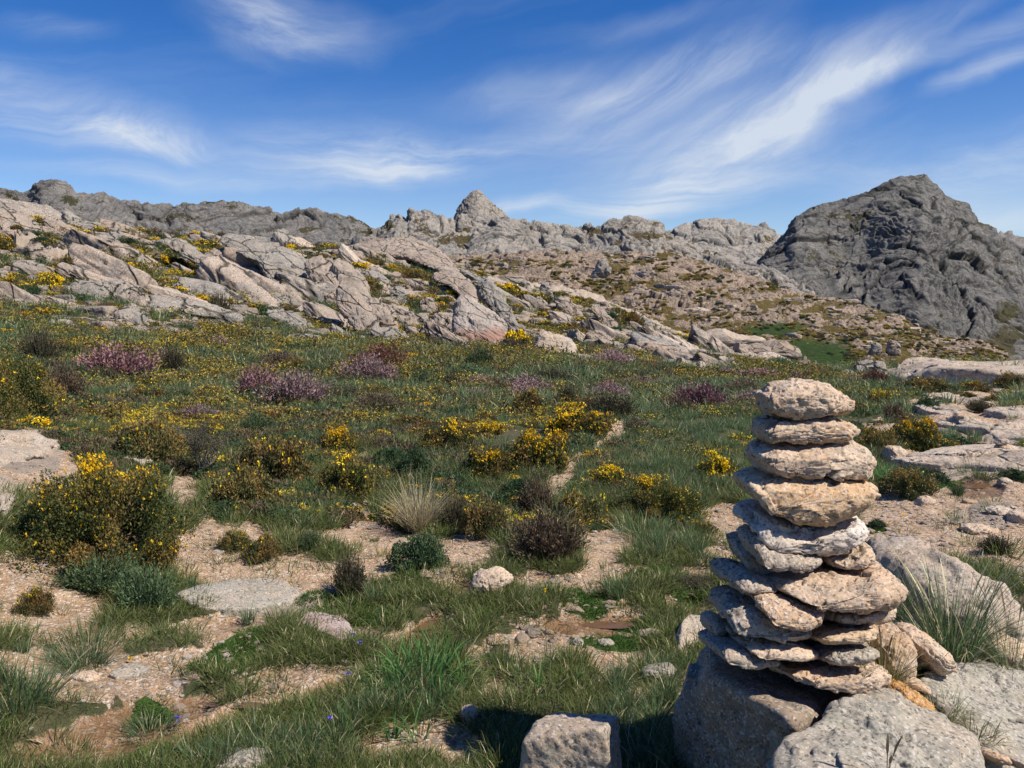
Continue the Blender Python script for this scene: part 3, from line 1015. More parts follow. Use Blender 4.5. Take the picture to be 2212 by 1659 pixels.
def stone(name, pts, Y, D, mat, label, cat='stone', group=None, n=110, m=44, rough=1., strata=0., fac=1., e=2.7, fine=1., lift=0., groove=0., skew=(0, 0), lean=0.):
    """a stone with a traced front outline, set at distance Y with half depth D"""
    _sid[0] += 1
    seed = _sid[0] * 31 + 5
    O = resample(pts, n)
    x, y = O[:, 0], O[:, 1]
    x2, y2 = np.roll(x, -1), np.roll(y, -1)
    cr = x * y2 - x2 * y
    A = cr.sum() / 2
    c = np.array([((x + x2) * cr).sum() / (6 * A), ((y + y2) * cr).sum() / (6 * A)])
    if A < 0:
        O = O[::-1]
    hz = (y.max() - y.min()) / 2 * Y / F * 1.1
    ta = -float(tslope(c[1]))
    pro = D * abs(ta)
    keep = min(pro, .72 * hz)
    k = math.sqrt(1 - (keep / hz)**2)
    slant = (pro - keep) / D * (1 if ta > 0 else -1)
    ph = np.linspace(-math.pi / 2 + .03, math.pi / 2 - .03, m)
    rho = np.abs(np.cos(ph))**(2 / e)
    dd = np.sign(np.sin(ph)) * np.abs(np.sin(ph))**(2 / e)
    G = np.zeros((m, n, 3))
    for i in range(m):
        q = c + (O - c) * np.array([1, k]) * rho[i]
        if dd[i] < 0:
            q = q + np.array(skew) * np.array([np.ptp(x), np.ptp(y)]) * (1 - rho[i])
        YL = Y + lean * (c[1] - q[:, 1])
        X, YY, Z = world_at(q[:, 0], q[:, 1], YL)
        G[i, :, 0] = X
        G[i, :, 1] = YL + dd[i] * D
        G[i, :, 2] = Z - slant * dd[i] * D
    N = grid_normals(G)
    cc = G.reshape(-1, 3).mean(0)
    if ((G - cc) * N).sum() < 0:
        N = -N
        flip = True
    else:
        flip = False
    P = G.reshape(-1, 3)
    N = N.reshape(-1, 3)
    size = 2 * math.sqrt(abs(A) / math.pi) * Y / F
    V = surf_disp(P, N, size, seed, rough, strata, fac, fine, groove)
    F4 = closed_grid(m, n)
    V = np.vstack([V, V[:n].mean(0), V[-n:].mean(0)])
    a, b = len(V) - 2, len(V) - 1
    i = np.arange(n)
    j = (i + 1) % n
    c1 = np.stack([np.full(n, a), j, i, i], 1)
    c2 = np.stack([np.full(n, b), (m - 1) * n + i, (m - 1) * n + j, (m - 1) * n + j], 1)
    T = np.vstack([F4[:, [0, 1, 2]], F4[:, [0, 2, 3]], c1[:, :3], c2[:, :3]])
    # outward orientation test on the first quad band
    v0, v1, v2 = V[T[:, 0]], V[T[:, 1]], V[T[:, 2]]
    if ((np.cross(v1 - v0, v2 - v0)) * ((v0 + v1 + v2) / 3 - cc)).sum() < 0:
        T = T[:, ::-1]
    V[:, 2] += lift
    o = mesh_np(name, V, T, mat, True, loc=tuple(cc))
    tag(o, label, cat, group)
    return o


_SPH = {}


def sphere(nu, nv):
    if (nu, nv) not in _SPH:
        th = np.linspace(.02, math.pi - .02, nu)
        ph = np.linspace(0, 2 * math.pi, nv + 1)[:-1]
        D = np.stack([np.sin(th)[:, None] * np.cos(ph), np.sin(th)[:, None] * np.sin(ph), np.cos(th)[:, None] + 0 * ph], 2).reshape(-1, 3)
        F4 = closed_grid(nu, nv)
        T = [F4[:, [0, 1, 2]], F4[:, [0, 2, 3]]]
        i = np.arange(nv)
        j = (i + 1) % nv
        D = np.vstack([D, (0, 0, 1), (0, 0, -1)])
        a, b = len(D) - 2, len(D) - 1
        T += [np.stack([np.full(nv, a), j, i], 1), np.stack([np.full(nv, b), (nu - 1) * nv + i, (nu - 1) * nv + j], 1)]
        T = np.vstack(T)
        v = D[T]
        w = (np.cross(v[:, 1] - v[:, 0], v[:, 2] - v[:, 0]) * v.mean(1)).sum(1) < 0
        T[w] = T[w][:, ::-1]
        _SPH[(nu, nv)] = (D, T)
    return _SPH[(nu, nv)]


def planes_rock(nrm, h, p, size, seed, rough, nu=60, nv=90, fac=.6, fine=1., strata=0., groove=0.):
    D, T = sphere(nu, nv)
    dot = np.maximum(D @ np.array(nrm).T, 0) / np.array(h)[None]
    r = (dot ** p).sum(1) ** (-1. / p)
    P = D * r[:, None]
    V = surf_disp(P, D, size, seed, rough, strata, fac, fine, groove)
    return V, T


def hullrock(name, pts, mat, label, cat='boulder', group=None, p=26, rough=.7, nu=110, nv=170, fac=.35, fine=1., W=None):
    import bmesh
    if W is None:
        W = np.array([[float(q) for q in world_at(a, b, c)] for a, b, c in pts])
    cc = W.mean(0)
    bm = bmesh.new()
    for w in W - cc:
        bm.verts.new(w)
    r = bmesh.ops.convex_hull(bm, input=bm.verts)
    bm.normal_update()
    nr, h = [], []
    for f in bm.faces:
        n = f.normal
        d = n.dot(f.verts[0].co)
        if d < 0:
            n, d = -n, -d
        if d > 1e-4 and all((Vector(x) - Vector(y)).length > .15 for x, y in zip([tuple(n)] * len(nr), nr)):
            nr.append(tuple(n))
            h.append(d)
    bm.free()
    _sid[0] += 1
    size = float(np.linalg.norm(W.max(0) - W.min(0))) * .6
    V, T = planes_rock(nr, h, p, size, _sid[0] * 17, rough, nu, nv, fac, fine)
    o = mesh_np(name, V, T, mat, True)
    o.location = cc
    tag(o, label, cat, group)
    return o


def flat_rock(name, pts, mat, label, t=.03, cat='rock', p=30, rough=.35, fac=.3, ymax=200.):
    """a low flat rock whose top edge follows the traced outline on the ground"""
    W = []
    for a, b in pts:
        x, y, z = hit(a, b)
        if y > ymax:
            x, y, z = [float(q) for q in world_at(a, b, ymax)]
            z -= t
        W += [(x, y, z + t), (x, y, z - 2.5 * t - .04)]
    W = np.array(W)
    c = W.mean(0)
    W = np.vstack([W, [(c[0], c[1], W[::2, 2].mean() + t * .5)]])
    return hullrock(name, None, mat, label, cat, None, p, rough, 90, 150, fac, 1.2, W)


def z1(L, ox, oy, k=.3335):
    return [(ox + a * k, oy + b * k) for a, b in L]


def zA(L):  # first cairn close-up
    return z1(L, 1404, 810, .2686)


def zB(L):  # second cairn close-up
    return z1(L, 1404, 1188, .2838)


def zC_(L):  # right foreground close-up
    return z1(L, 1782, 1134, .3163)


# --- the big cairn, stone by stone, top to bottom
CG = None
CAIRN = [
    (zA([(865, 140), (930, 120), (1010, 70), (1120, 45), (1280, 58), (1400, 58), (1480, 100), (1530, 145), (1590, 190), (1610, 235), (1600, 270), (1530, 300), (1420, 310), (1300, 330), (1180, 345), (1050, 330), (960, 325), (900, 280), (880, 240), (895, 210)]), 2.38, .10, M_CAIRN, .3, 'pale rounded capstone sitting on the very top of the tall cairn', 2.5),
    (zA([(835, 400), (870, 355), (960, 335), (1100, 340), (1300, 325), (1440, 318), (1520, 360), (1620, 395), (1665, 425), (1645, 465), (1550, 495), (1530, 515), (1400, 530), (1250, 530), (1100, 530), (980, 520), (900, 522), (850, 480)]), 2.38, .11, M_CAIRN, 2.2, 'thin ragged layered stone just under the capstone of the tall cairn', 2.7),
    (zA([(790, 620), (820, 570), (900, 540), (1050, 530), (1250, 530), (1450, 525), (1560, 528), (1680, 555), (1740, 610), (1770, 690), (1740, 740), (1730, 800), (1700, 832), (1620, 828), (1500, 795), (1380, 775), (1200, 785), (1050, 790), (930, 770), (880, 740), (830, 680)]), 2.36, .13, M_CAIRN, .7, 'thick grey pink wedge stone, third from the top of the tall cairn', 2.7),
    (zA([(700, 820), (730, 780), (830, 762), (950, 768), (1100, 780), (1300, 775), (1450, 800), (1560, 822), (1680, 830), (1770, 870), (1800, 930), (1790, 980), (1720, 1040), (1640, 1090), (1520, 1150), (1380, 1192), (1250, 1188), (1130, 1165), (1000, 1090), (900, 1040), (820, 970), (740, 890)]), 2.34, .15, M_CAIRN_O, .15, 'biggest lens shaped stone with orange brown stain in the tall cairn', 2.4),
    (zA([(690, 1080), (740, 1038), (840, 1020), (950, 1050), (1100, 1130), (1300, 1170), (1500, 1150), (1640, 1095), (1700, 1170), (1715, 1240), (1640, 1330), (1560, 1385), (1450, 1403), (1300, 1395), (1150, 1372), (1000, 1322), (880, 1282), (820, 1200), (760, 1140), (710, 1120)]), 2.36, .16, M_CAIRN_W, .5, 'white faced stone with yellow streak under the lens shaped stone of the cairn', 2.8),
    (zA([(750, 1240), (830, 1190), (890, 1260), (1040, 1320), (1200, 1360), (1330, 1400), (1335, 1460), (1290, 1510), (1180, 1532), (1040, 1525), (900, 1495), (800, 1420), (755, 1330)]), 2.30, .15, M_BOULD, .2, 'dark rounded stone on the shaded left side beneath the white faced stone', 2.6),
    (zA([(1480, 1400), (1600, 1350), (1650, 1290), (1700, 1290), (1742, 1420), (1690, 1480), (1600, 1522), (1480, 1525), (1380, 1505), (1330, 1480), (1330, 1400)]), 2.36, .15, M_CAIRN, .2, 'small tan stone at the right edge, level with the dark rounded stone', 2.6),
    (zA([(650, 1300), (700, 1275), (780, 1260), (850, 1400), (950, 1500), (960, 1570), (800, 1545), (700, 1500), (680, 1420)]), 2.42, .14, M_BOULD, .3, 'dark stone poking out at the left behind the dark rounded stone', 2.6),
    (zB([(860, 170), (1000, 120), (1200, 115), (1400, 105), (1530, 95), (1620, 48), (1680, 50), (1780, 100), (1870, 210), (1852, 300), (1790, 372), (1700, 385), (1600, 432), (1500, 432), (1350, 402), (1200, 372), (1080, 312), (980, 250), (890, 210)]), 2.30, .21, M_CAIRN, .5, 'widest pale slab, half way up the cairn and overhanging on the right', 2.9),
    (zB([(510, 140), (560, 90), (640, 55), (760, 110), (900, 180), (930, 270), (800, 310), (700, 295), (600, 262), (530, 212)]), 2.36, .21, M_BOULD, .3, 'flat grey shaded slab jutting out left below the dark stones', 2.8),
    (zB([(740, 270), (850, 260), (1000, 310), (1150, 370), (1262, 420), (1262, 500), (1222, 562), (1130, 573), (1020, 553), (930, 503), (850, 442), (780, 360)]), 2.19, .13, M_CAIRN, .3, 'pale blocky stone slanting down in the middle under the widest slab', 2.9),
    (zB([(498, 330), (580, 285), (700, 285), (780, 310), (850, 390), (970, 490), (1070, 550), (1180, 580), (1140, 650), (1000, 637), (850, 587), (700, 537), (570, 495), (497, 440)]), 2.28, .19, M_BOULD, .7, 'long dark brown slab slanting down on the left of the lower cairn', 2.9),
    (zB([(1230, 390), (1400, 405), (1550, 425), (1720, 370), (1782, 388), (1782, 490), (1700, 525), (1560, 545), (1400, 530), (1230, 510)]), 2.34, .17, M_CAIRN, .4, 'tan stone tucked directly under the right half of the widest slab', 2.9),
    (zB([(1140, 630), (1180, 590), (1250, 565), (1400, 540), (1600, 535), (1645, 575), (1648, 640), (1560, 677), (1400, 690), (1280, 700), (1180, 685)]), 2.26, .16, M_CAIRN_O, .8, 'yellowish cracked flat stone above the grey lens stone', 2.9),
    (zB([(1600, 560), (1680, 510), (1760, 492), (1860, 498), (1902, 590), (1897, 700), (1882, 850), (1800, 912), (1700, 970), (1620, 930), (1590, 740)]), 2.42, .20, M_CAIRN, .2, 'tall pale block forming the right corner of the lower cairn', 3.2),
    (zB([(1230, 775), (1315, 708), (1480, 687), (1620, 697), (1695, 750), (1655, 803), (1540, 845), (1400, 865), (1290, 855), (1238, 825)]), 2.20, .12, M_LICH, .2, 'grey lens stone near the bottom right of the cairn', 2.4),
    (zB([(628, 640), (760, 612), (900, 630), (1050, 678), (1180, 718), (1240, 768), (1222, 815), (1130, 830), (980, 806), (860, 777), (720, 728), (645, 692)]), 2.21, .14, M_CAIRN, .4, 'slanting flat stone left of the grey lens stone', 2.7),
    (zB([(525, 520), (620, 522), (655, 600), (640, 650), (570, 640), (525, 570)]), 2.32, .10, M_BOULD, .0, 'little dark wedge stone by the left corner of the cairn', 2.7),
    (zB([(638, 550), (700, 535), (780, 570), (800, 625), (720, 640), (650, 615)]), 2.27, .09, M_BOULD, .0, 'little pale chip wedged under the long dark slab', 2.7),
    (zB([(428, 500), (480, 470), (540, 478), (560, 570), (540, 640), (440, 640), (420, 570)]), 2.36, .12, M_BOULD, .2, 'small dark block at the far left of the lower cairn', 2.9),
    (zB([(413, 640), (500, 600), (640, 625), (740, 710), (890, 775), (930, 845), (820, 872), (660, 838), (560, 788), (428, 725)]), 2.26, .19, M_BOULD, .4, 'dark bottom slab on the left, resting on the base boulder', 2.9),
    (zB([(860, 840), (1000, 815), (1150, 820), (1300, 840), (1500, 830), (1660, 800), (1712, 850), (1715, 950), (1650, 1022), (1560, 1052), (1440, 1072), (1300, 1012), (1150, 982), (1000, 922)]), 2.28, .23, M_CAIRN, .35, 'pale bottom slab of the cairn on the right, lit by the sun', 2.9),
]
for pts, Y, D, mt, stra, lab, ee in CAIRN:
    stone('cairn_stone', pts, Y, D, mt, lab, 'cairn stone', 'stones piled in the tall cairn', 190, 84, .16, .3 if stra > 2 else 0,   .78, 2.8, .7, skew=(-.36, .10))
# a stone hidden in the heart of the pile carries the others
stone('cairn_stone', zB([(560, 330), (1000, 250), (1600, 420), (1700, 600), (1650, 850), (1300, 900), (900, 830), (600, 650)]), 2.45, .14, M_BOULD, 'dark core stone glimpsed in the gaps of the lower cairn', 'cairn stone', 'stones piled in the tall cairn', 70, 30, .4, 0, .3)

# --- boulders round the cairn
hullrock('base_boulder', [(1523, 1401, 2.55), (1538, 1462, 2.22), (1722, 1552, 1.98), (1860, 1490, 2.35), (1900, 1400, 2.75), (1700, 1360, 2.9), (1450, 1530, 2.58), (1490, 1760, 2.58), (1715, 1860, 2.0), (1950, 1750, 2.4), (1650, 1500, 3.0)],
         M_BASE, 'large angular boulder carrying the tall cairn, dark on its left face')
hullrock('foreground_boulder', [(1648, 1602, 1.86), (1762, 1528, 2.0), (1895, 1488, 2.12), (2003, 1525, 2.08), (2110, 1582, 1.98), (2150, 1660, 1.85), (1640, 1900, 1.5), (2170, 2000, 1.45), (1660, 1720, 1.66), (1950, 1900, 1.4), (1800, 1720, 2.5), (2050, 1680, 2.4)],
         M_LICH, 'broad lichen grey boulder filling the bottom right corner in front of the cairn', p=14, nu=150, nv=240)
hullrock('lichen_rock', [(1975, 1462, 2.30), (2030, 1440, 2.45), (2080, 1426, 2.6), (2140, 1432, 2.65), (2230, 1462, 2.6), (2420, 1500, 2.5), (2500, 1800, 2.0), (2140, 1640, 2.0), (2105, 1580, 2.08), (2010, 1505, 2.2), (2060, 1900, 2.1), (2300, 1700, 3.0)],
         M_LICH, 'flat greenish grey slab at the right edge behind the bottom corner boulder', p=16, nu=130, nv=200)
stone('boulder', zC_([(370, 230), (450, 140), (560, 108), (750, 103), (850, 150), (930, 240), (1090, 310), (1165, 400), (1228, 550), (1225, 780), (900, 1020), (500, 960), (390, 560)]), 3.05, .38, M_BOULD, 'rounded pale boulder behind the cairn with a dark lichen rim', 'boulder', None, 150, 70, .6, 0, .7, 2.5)
stone('boulder', zC_([(1000, 680), (1080, 630), (1180, 615), (1300, 690), (1420, 790), (1500, 1250), (1200, 1300), (1010, 1100)]), 2.75, .25, M_CAIRN, 'tan boulder at the right edge behind the tall grass tuft', 'boulder', None, 100, 40, .5, 0, .5, 2.5)
stone('boulder', zC_([(1100, 620), (1170, 570), (1260, 548), (1400, 552), (1540, 640), (1560, 1000), (1300, 1050), (1120, 900)]), 3.15, .25, M_LICH, 'smooth grey boulder at the right edge behind the tan boulder', 'boulder', None, 100, 40, .5, 0, .5, 2.5)
stone('leaning_stone', zC_([(535, 700), (560, 680), (620, 678), (720, 740), (800, 850), (828, 930), (760, 985), (670, 1000), (610, 900), (560, 800)]), 2.42, .12, M_CAIRN, 'oval pinkish stone leaning against the right corner of the cairn', 'stone', None, 110, 50, .7, .6, .9)
stone('orange_stone', zC_([(412, 1190), (430, 1100), (480, 1050), (550, 1080), (610, 1130), (702, 1220), (692, 1272), (600, 1265), (500, 1240)]), 2.14, .08, M_ORANGE, 'small bright orange stone lying on the corner boulder', 'stone', None, 90, 40, .7, 1., .9)
stone('stone', zC_([(500, 1050), (530, 1010), (620, 1030), (680, 1090), (690, 1160), (600, 1120)]), 2.24, .06, M_CAIRN, 'little pinkish stone touching the back of the orange stone', 'stone', None, 70, 30)
stone('stone', zC_([(1125, 1285), (1160, 1265), (1220, 1270), (1238, 1310), (1190, 1325), (1135, 1310)]), 2.3, .04, M_CAIRN, 'pale chip lying alone on the flat greenish slab', 'stone', None, 60, 28)
stone('stone', zC_([(1055, 1540), (1100, 1510), (1180, 1540), (1240, 1600), (1220, 1640), (1100, 1615)]), 1.98, .06, M_CAIRN, 'pinkish chip in the bottom right corner beside the corner boulder', 'stone', None, 60, 28)
stone('stone', zC_([(1230, 1560), (1300, 1570), (1380, 1640), (1360, 1700), (1260, 1640)]), 1.95, .06, M_BOULD, 'brown chip at the very bottom right corner', 'stone', None, 60, 28)

# --- loose rocks of the foreground
hullrock('stone_block', [(1150, 1572, 2.28), (1306, 1570, 2.22), (1336, 1545, 2.5), (1200, 1541, 2.55), (1342, 1780, 2.25), (1110, 1780, 2.25), (1128, 1600, 2.24), (1300, 1700, 2.7), (1180, 1700, 2.7)],
         M_BOULD, 'square cut grey block at the bottom edge, its top half in shadow', 'stone', None, 40, .5, 100, 160, .25)
hullrock('stone_block', [(1447, 1388, 3.62), (1476, 1335, 3.66), (1495, 1326, 3.85), (1532, 1333, 3.8), (1534, 1420, 3.55), (1464, 1418, 3.45), (1500, 1440, 3.8), (1450, 1425, 3.8), (1545, 1430, 3.9)],
         M_BOULD, 'grey angular block left of the cairn with a shaded left face', 'stone', None, 30, .5, 70, 110, .3)


def zM(L):  # bottom middle close-up
    return z1(L, 738, 1173, .3335)


def ground_stone(pts, mat, label, depth=.4, sink=.0, name='stone', cat='stone', group=None, n=90, m=40, rough=.6, strata=0., fac=.8, e=2.5, up=.25, groove=0., foot=.3, lie=0.):
    P = np.array(pts, float)
    y0_ = P[:, 1].min()
    cx, by = P[:, 0].mean(), P[:, 1].max()
    w = (P[:, 0].max() - P[:, 0].min())
    x, y, z = hit(cx, by - 2)
    D = w * y / F * depth
    hh = P[:, 1].max() - P[:, 1].min()
    f = np.clip((P[:, 1] - P[:, 1].min()) / hh - .55, 0, 1) / .45
    P[:, 1] += f * foot * hh
    ln = 0.
    if lie:
        yt_ = hit(cx, y0_ + 3)[1]
        ln = lie * min(max(yt_ - y, 0), 1.6 * w * y / F) / hh
    return stone(name, P, y + D * up + ln * hh * .4, D, mat, label, cat, group, n, m, rough, strata, fac, e, 1., -sink, groove, lean=ln)


ground_stone(zM([(835, 230), (860, 200), (920, 178), (1020, 155), (1080, 185), (1112, 230), (1060, 270), (1020, 300), (945, 328), (870, 300), (835, 265)]), M_CAIRN, 'pale rounded rock lying beside the little pool', .35, 0, 'rock', 'rock')
ground_stone(zM([(765, 1080), (820, 1045), (870, 1060), (885, 1110), (850, 1160), (800, 1150)]), M_CAIRN, 'small pink and white stone left of the stone block shadow', .4)
ground_stone(zM([(1935, 835), (1990, 800), (2050, 788), (2130, 772), (2170, 810), (2150, 860), (2060, 885), (1970, 870)]), M_LICH, 'flat whitish stone in the grass left of the base boulder', .35)
ground_stone(zM([(1490, 640), (1520, 615), (1560, 620), (1570, 655), (1520, 670)]), M_LICH, 'small lichen covered stone left of the grey angular block', .4)
ground_stone(zM([(1655, 640), (1690, 620), (1750, 625), (1770, 650), (1700, 668)]), M_LICH, 'flat lichen stone between the wet sand and the grey angular block', .4)
ground_stone(zM([(1915, 585), (1960, 560), (2040, 550), (2095, 580), (2060, 610), (1980, 610)]), M_BOULD, 'low grey stone beside the grey angular block', .4)
flat_rock('flat_stone', [(640, 1352), (665, 1334), (700, 1332), (745, 1350), (775, 1384), (740, 1392), (690, 1374)], M_LILAC, 'flat lilac pink slab lying on wet sand', .025)
ground_stone([(470, 1640), (500, 1622), (540, 1614), (572, 1626), (580, 1650), (530, 1668), (480, 1665)], M_LICH, 'grey rounded stone in the grass at the bottom edge', .45)
flat_rock('flat_stone', [(235, 1464), (258, 1448), (300, 1443), (325, 1452), (300, 1466), (250, 1472)], M_LICH, 'flat whitish stone under the left grass clump', .02)
flat_rock('flat_stone', [(150, 1470), (170, 1454), (200, 1455), (218, 1470), (190, 1482)], M_CAIRN, 'low sandy coloured stone left of the flat whitish stone', .02)
ground_stone([(1905, 985), (1915, 962), (1942, 964), (1958, 975), (1950, 990), (1920, 998)], M_CAIRN, 'knobbly pale rock at the left end of the right hand slab', .4, 0, 'rock', 'rock')


flat_rock('flat_rock', [(372, 1300), (430, 1268), (520, 1256), (610, 1258), (655, 1282), (630, 1305), (540, 1325), (440, 1325)], M_LICH, 'broad flat grey slab in the sand right of the big gorse', .02)
flat_rock('rock_ledge', [(-90, 1010), (-60, 950), (30, 926), (100, 938), (140, 962), (110, 985), (50, 1000)], M_BOULD, 'broad gravelly rock ledge on the left bank above the big gorse', .03, 'rock', 14, 1.3, 1.2)
flat_rock('rock_ledge', [(225, 975), (255, 950), (300, 975), (335, 1008), (310, 1020), (260, 1000)], M_BOULD, 'sloping sandy rock strip right of the gravelly ledge', .03)
flat_rock('rock_ledge', [(-60, 1110), (-40, 1050), (15, 1040), (50, 1070), (20, 1120)], M_BOULD, 'grey rock at the left edge half hidden by the big gorse', .06)


def zR(L):  # right middle close-up
    return z1(L, 1475, 756, .333)


flat_rock('slab_rock', zR([(1380, 722), (1540, 690), (1700, 658), (1900, 634), (2050, 658), (2350, 680), (2400, 820), (2100, 765), (1950, 792), (1780, 782), (1660, 745), (1540, 728)]), M_SLAB, 'long pale whaleback slab carrying the tiny cairn', .06, 'rock', 22, .6, .6)
flat_rock('slab_rock', zR([(1340, 745), (1480, 722), (1640, 730), (1770, 770), (1660, 785), (1480, 770)]), M_SLAB, 'low pale slab in front of the long whaleback slab', .06, 'rock', 22, .6, .6)
flat_rock('slab_rock', zR([(1985, 560), (2080, 512), (2212, 472), (2350, 460), (2400, 600), (2230, 600), (2130, 565), (2040, 600)]), M_SLAB, 'sloping pale slab with a shaded hollow at the right edge', .06, 'rock', 22, .6, .6)
flat_rock('slab_rock', zR([(1500, 395), (1600, 382), (1720, 400), (1795, 432), (1700, 440), (1580, 420)]), M_SLAB, 'narrow pale slab in the grass behind the whaleback slab', .06, 'rock', 22, .6, .6)
flat_rock('slab_rock', zR([(1950, 415), (2080, 392), (2350, 380), (2350, 450), (2080, 455)]), M_SLAB, 'wide pale slab at the right edge beyond the sloping slab', .06, 'rock', 22, .6, .6)
flat_rock('slab_rock', zR([(1540, 292), (1700, 290), (1790, 310), (1740, 335), (1600, 325)]), M_SLAB, 'sandy coloured slab left of the round dark shrub', .06, 'rock', 22, .6, .6)
flat_rock('slab_rock', zR([(1635, 495), (1720, 476), (1800, 498), (1900, 490), (2005, 495), (1990, 540), (1850, 535), (1700, 515)]), M_SLAB, 'low broken slab half sunk in grass behind the tiny cairn', .06, 'rock', 22, .6, .6)
ground_stone(zR([(2040, 862), (2060, 832), (2100, 826), (2138, 850), (2120, 872), (2070, 878)]), M_CAIRN, 'small round stone below the whaleback slab at the right', .4)
flat_rock('slab_rock', zR([(2095, 1110), (2110, 1090), (2212, 1082), (2330, 1088), (2330, 1130), (2180, 1125)]), M_CAIRN, 'flat ochre slab at the right edge above the sand', .06, 'rock', 22, .6, .6)
ground_stone(zR([(1500, 985), (1540, 940), (1600, 930), (1640, 960), (1600, 1000), (1540, 1010)]), M_CAIRN, 'pale mound of rock poking through scrub right of the cairn', .4, .02, 'rock', 'rock')
ground_stone(zR([(1800, 1120), (1900, 1095), (2010, 1120), (2100, 1160), (2000, 1180), (1860, 1160)]), M_CAIRN, 'low cracked rock pan on the sand right of the cairn', .3, .03, 'rock', 'rock', None, 110, 40, .6, .6)
ground_stone(zR([(1960, 1010), (2100, 985), (2260, 1010), (2350, 1060), (2200, 1080), (2040, 1050)]), M_SLAB, 'flat rock pan beside the puddle at the right edge', .3, .03, 'rock', 'rock', None, 110, 40, .5, .6)
flat_rock('slab_rock', [(1905, 806), (1960, 786), (2080, 779), (2230, 782), (2290, 806), (2260, 822), (2150, 828), (2000, 831), (1915, 824)], M_SLAB, 'great pale granite sheet forming the crest on the right', .12, 'rock', 22, .6, .5, 27.)
sx, sy, sz = hit(1475 + 2100 * .333, 756 + 700 * .333)
stone('cairn_stone', zR([(2028, 645), (2045, 615), (2090, 608), (2160, 622), (2172, 652), (2100, 672), (2040, 662)]), sy, .10, M_CAIRN, 'lower stone of the tiny cairn on the right hand slab', 'cairn stone', None, 60, 28)
stone('cairn_stone', zR([(2018, 604), (2050, 575), (2085, 568), (2112, 585), (2100, 608), (2045, 618)]), sy, .06, M_SLAB, 'upper stone of the tiny cairn on the right hand slab', 'cairn stone', None, 60, 28)


# --- hero rocks of the near slope
def zU(L):
    return z1(L, 0, 324)


def zV(L):
    return z1(L, 738, 324)


def zW(L):
    return z1(L, 1475, 324, .333)


def slope_rock(pts, mat, label, name='rock', cat='rock', depth=.35, n=100, m=36, rough=.5, strata=0.15, fac=1.25, e=4.6, push=.3, group=None, groove=.55):
    return ground_stone(pts, mat, label, depth, 0, name, cat, group, int(n * 1.4), int(m * 1.5), rough, strata, fac, e, push * .6, groove, .3, .6)


slope_rock(zU([(412, 905), (480, 865), (640, 848), (672, 860), (676, 968), (560, 952), (470, 932)]), M_SLOPE_G, 'left half of the split boulder on the green slope')
slope_rock(zU([(680, 855), (760, 848), (885, 880), (845, 905), (860, 1005), (690, 992)]), M_SLOPE_G, 'right half of the split boulder, standing past the dark crack')
slope_rock(zU([(492, 962), (600, 950), (700, 1000), (860, 1020), (945, 1035), (850, 1075), (720, 1062), (560, 1005)]), M_SLOPE, 'long pink footing slab under the split boulder')
slope_rock(zU([(840, 905), (920, 895), (938, 990), (930, 1035), (865, 1005)]), M_SLOPE, 'squat block stacked at the right end of the split boulder')
slope_rock(zU([(1425, 590), (1500, 545), (1600, 565), (1720, 600), (1860, 640), (1950, 690), (2012, 770), (2012, 890), (1900, 900), (1800, 830), (1700, 740), (1560, 660)]), M_SLOPE_G, 'great smooth brown and grey dome on the near ridge', 'rock_dome', 'rock', .4, 150, 60, .25, 0, .35, 2.6, groove=.5)
slope_rock(zU([(1310, 690), (1450, 640), (1550, 615), (1640, 680), (1740, 760), (1755, 840), (1640, 835), (1500, 780), (1380, 735)]), M_SLOPE, 'pinkish domed slab just left of the great smooth dome', depth=.35, fac=.5)
slope_rock(zU([(1065, 590), (1150, 565), (1250, 635), (1350, 715), (1450, 810), (1560, 870), (1480, 870), (1380, 795), (1250, 705), (1150, 655)]), M_SLOPE_G, 'long leaning grey slab with a black crack beneath it', depth=.18)
slope_rock(zU([(1985, 705), (2100, 705), (2215, 715), (2340, 800), (2420, 950), (2300, 1030), (2200, 1005), (2080, 910), (2020, 890)]), M_SLOPE, 'huge pale slab cut by a vertical crack right of the dome', depth=.22, fac=.6, rough=.3, groove=.45)
slope_rock(zU([(1735, 890), (1830, 825), (1920, 900), (2010, 1000), (1900, 990), (1800, 940)]), M_SLOPE, 'triangular pale slab below the great dome')
slope_rock(zU([(1605, 900), (1700, 905), (1850, 955), (1910, 1015), (1800, 1010), (1700, 960)]), M_SLOPE_G, 'dark edged ledge below and left of the triangular slab', depth=.25)
slope_rock(zU([(1520, 950), (1560, 925), (1640, 930), (1660, 955), (1600, 970), (1540, 970)]), M_SLOPE_G, 'round grey boulder at the left end of the dark edged ledge')
slope_rock(zU([(1488, 1135), (1530, 1093), (1562, 1130), (1552, 1168), (1500, 1173)]), M_SLOPE, 'lone pink boulder at the foot of the left slope', 'boulder', 'boulder', .4)
slope_rock(zU([(-60, 400), (60, 385), (130, 435), (205, 520), (270, 600), (230, 645), (140, 600), (60, 560), (-60, 530)]), M_SLOPE, 'layered pink crag at the upper left edge', 'crag', 'rock', .4, strata=.6)
slope_rock(zU([(295, 450), (380, 455), (485, 520), (488, 590), (400, 598), (330, 545)]), M_SLOPE, 'square pale block on the skyline right of the layered crag')
slope_rock(zU([(150, 440), (190, 445), (240, 520), (235, 540), (195, 520)]), M_SLOPE_G, 'narrow grey fin on the layered crag')
slope_rock(zU([(595, 560), (700, 552), (800, 635), (905, 705), (860, 712), (760, 660), (650, 610)]), M_SLOPE_G, 'pointed grey slab leaning right on the upper left slope', depth=.2)
slope_rock(zU([(945, 595), (1060, 582), (1090, 640), (1000, 640)]), M_SLOPE, 'flat cream block on the ridge left of the leaning slab')
slope_rock(zU([(770, 550), (860, 545), (960, 575), (1000, 600), (900, 610), (820, 590)]), M_SLOPE, 'low cream slab along the ridge top at left')
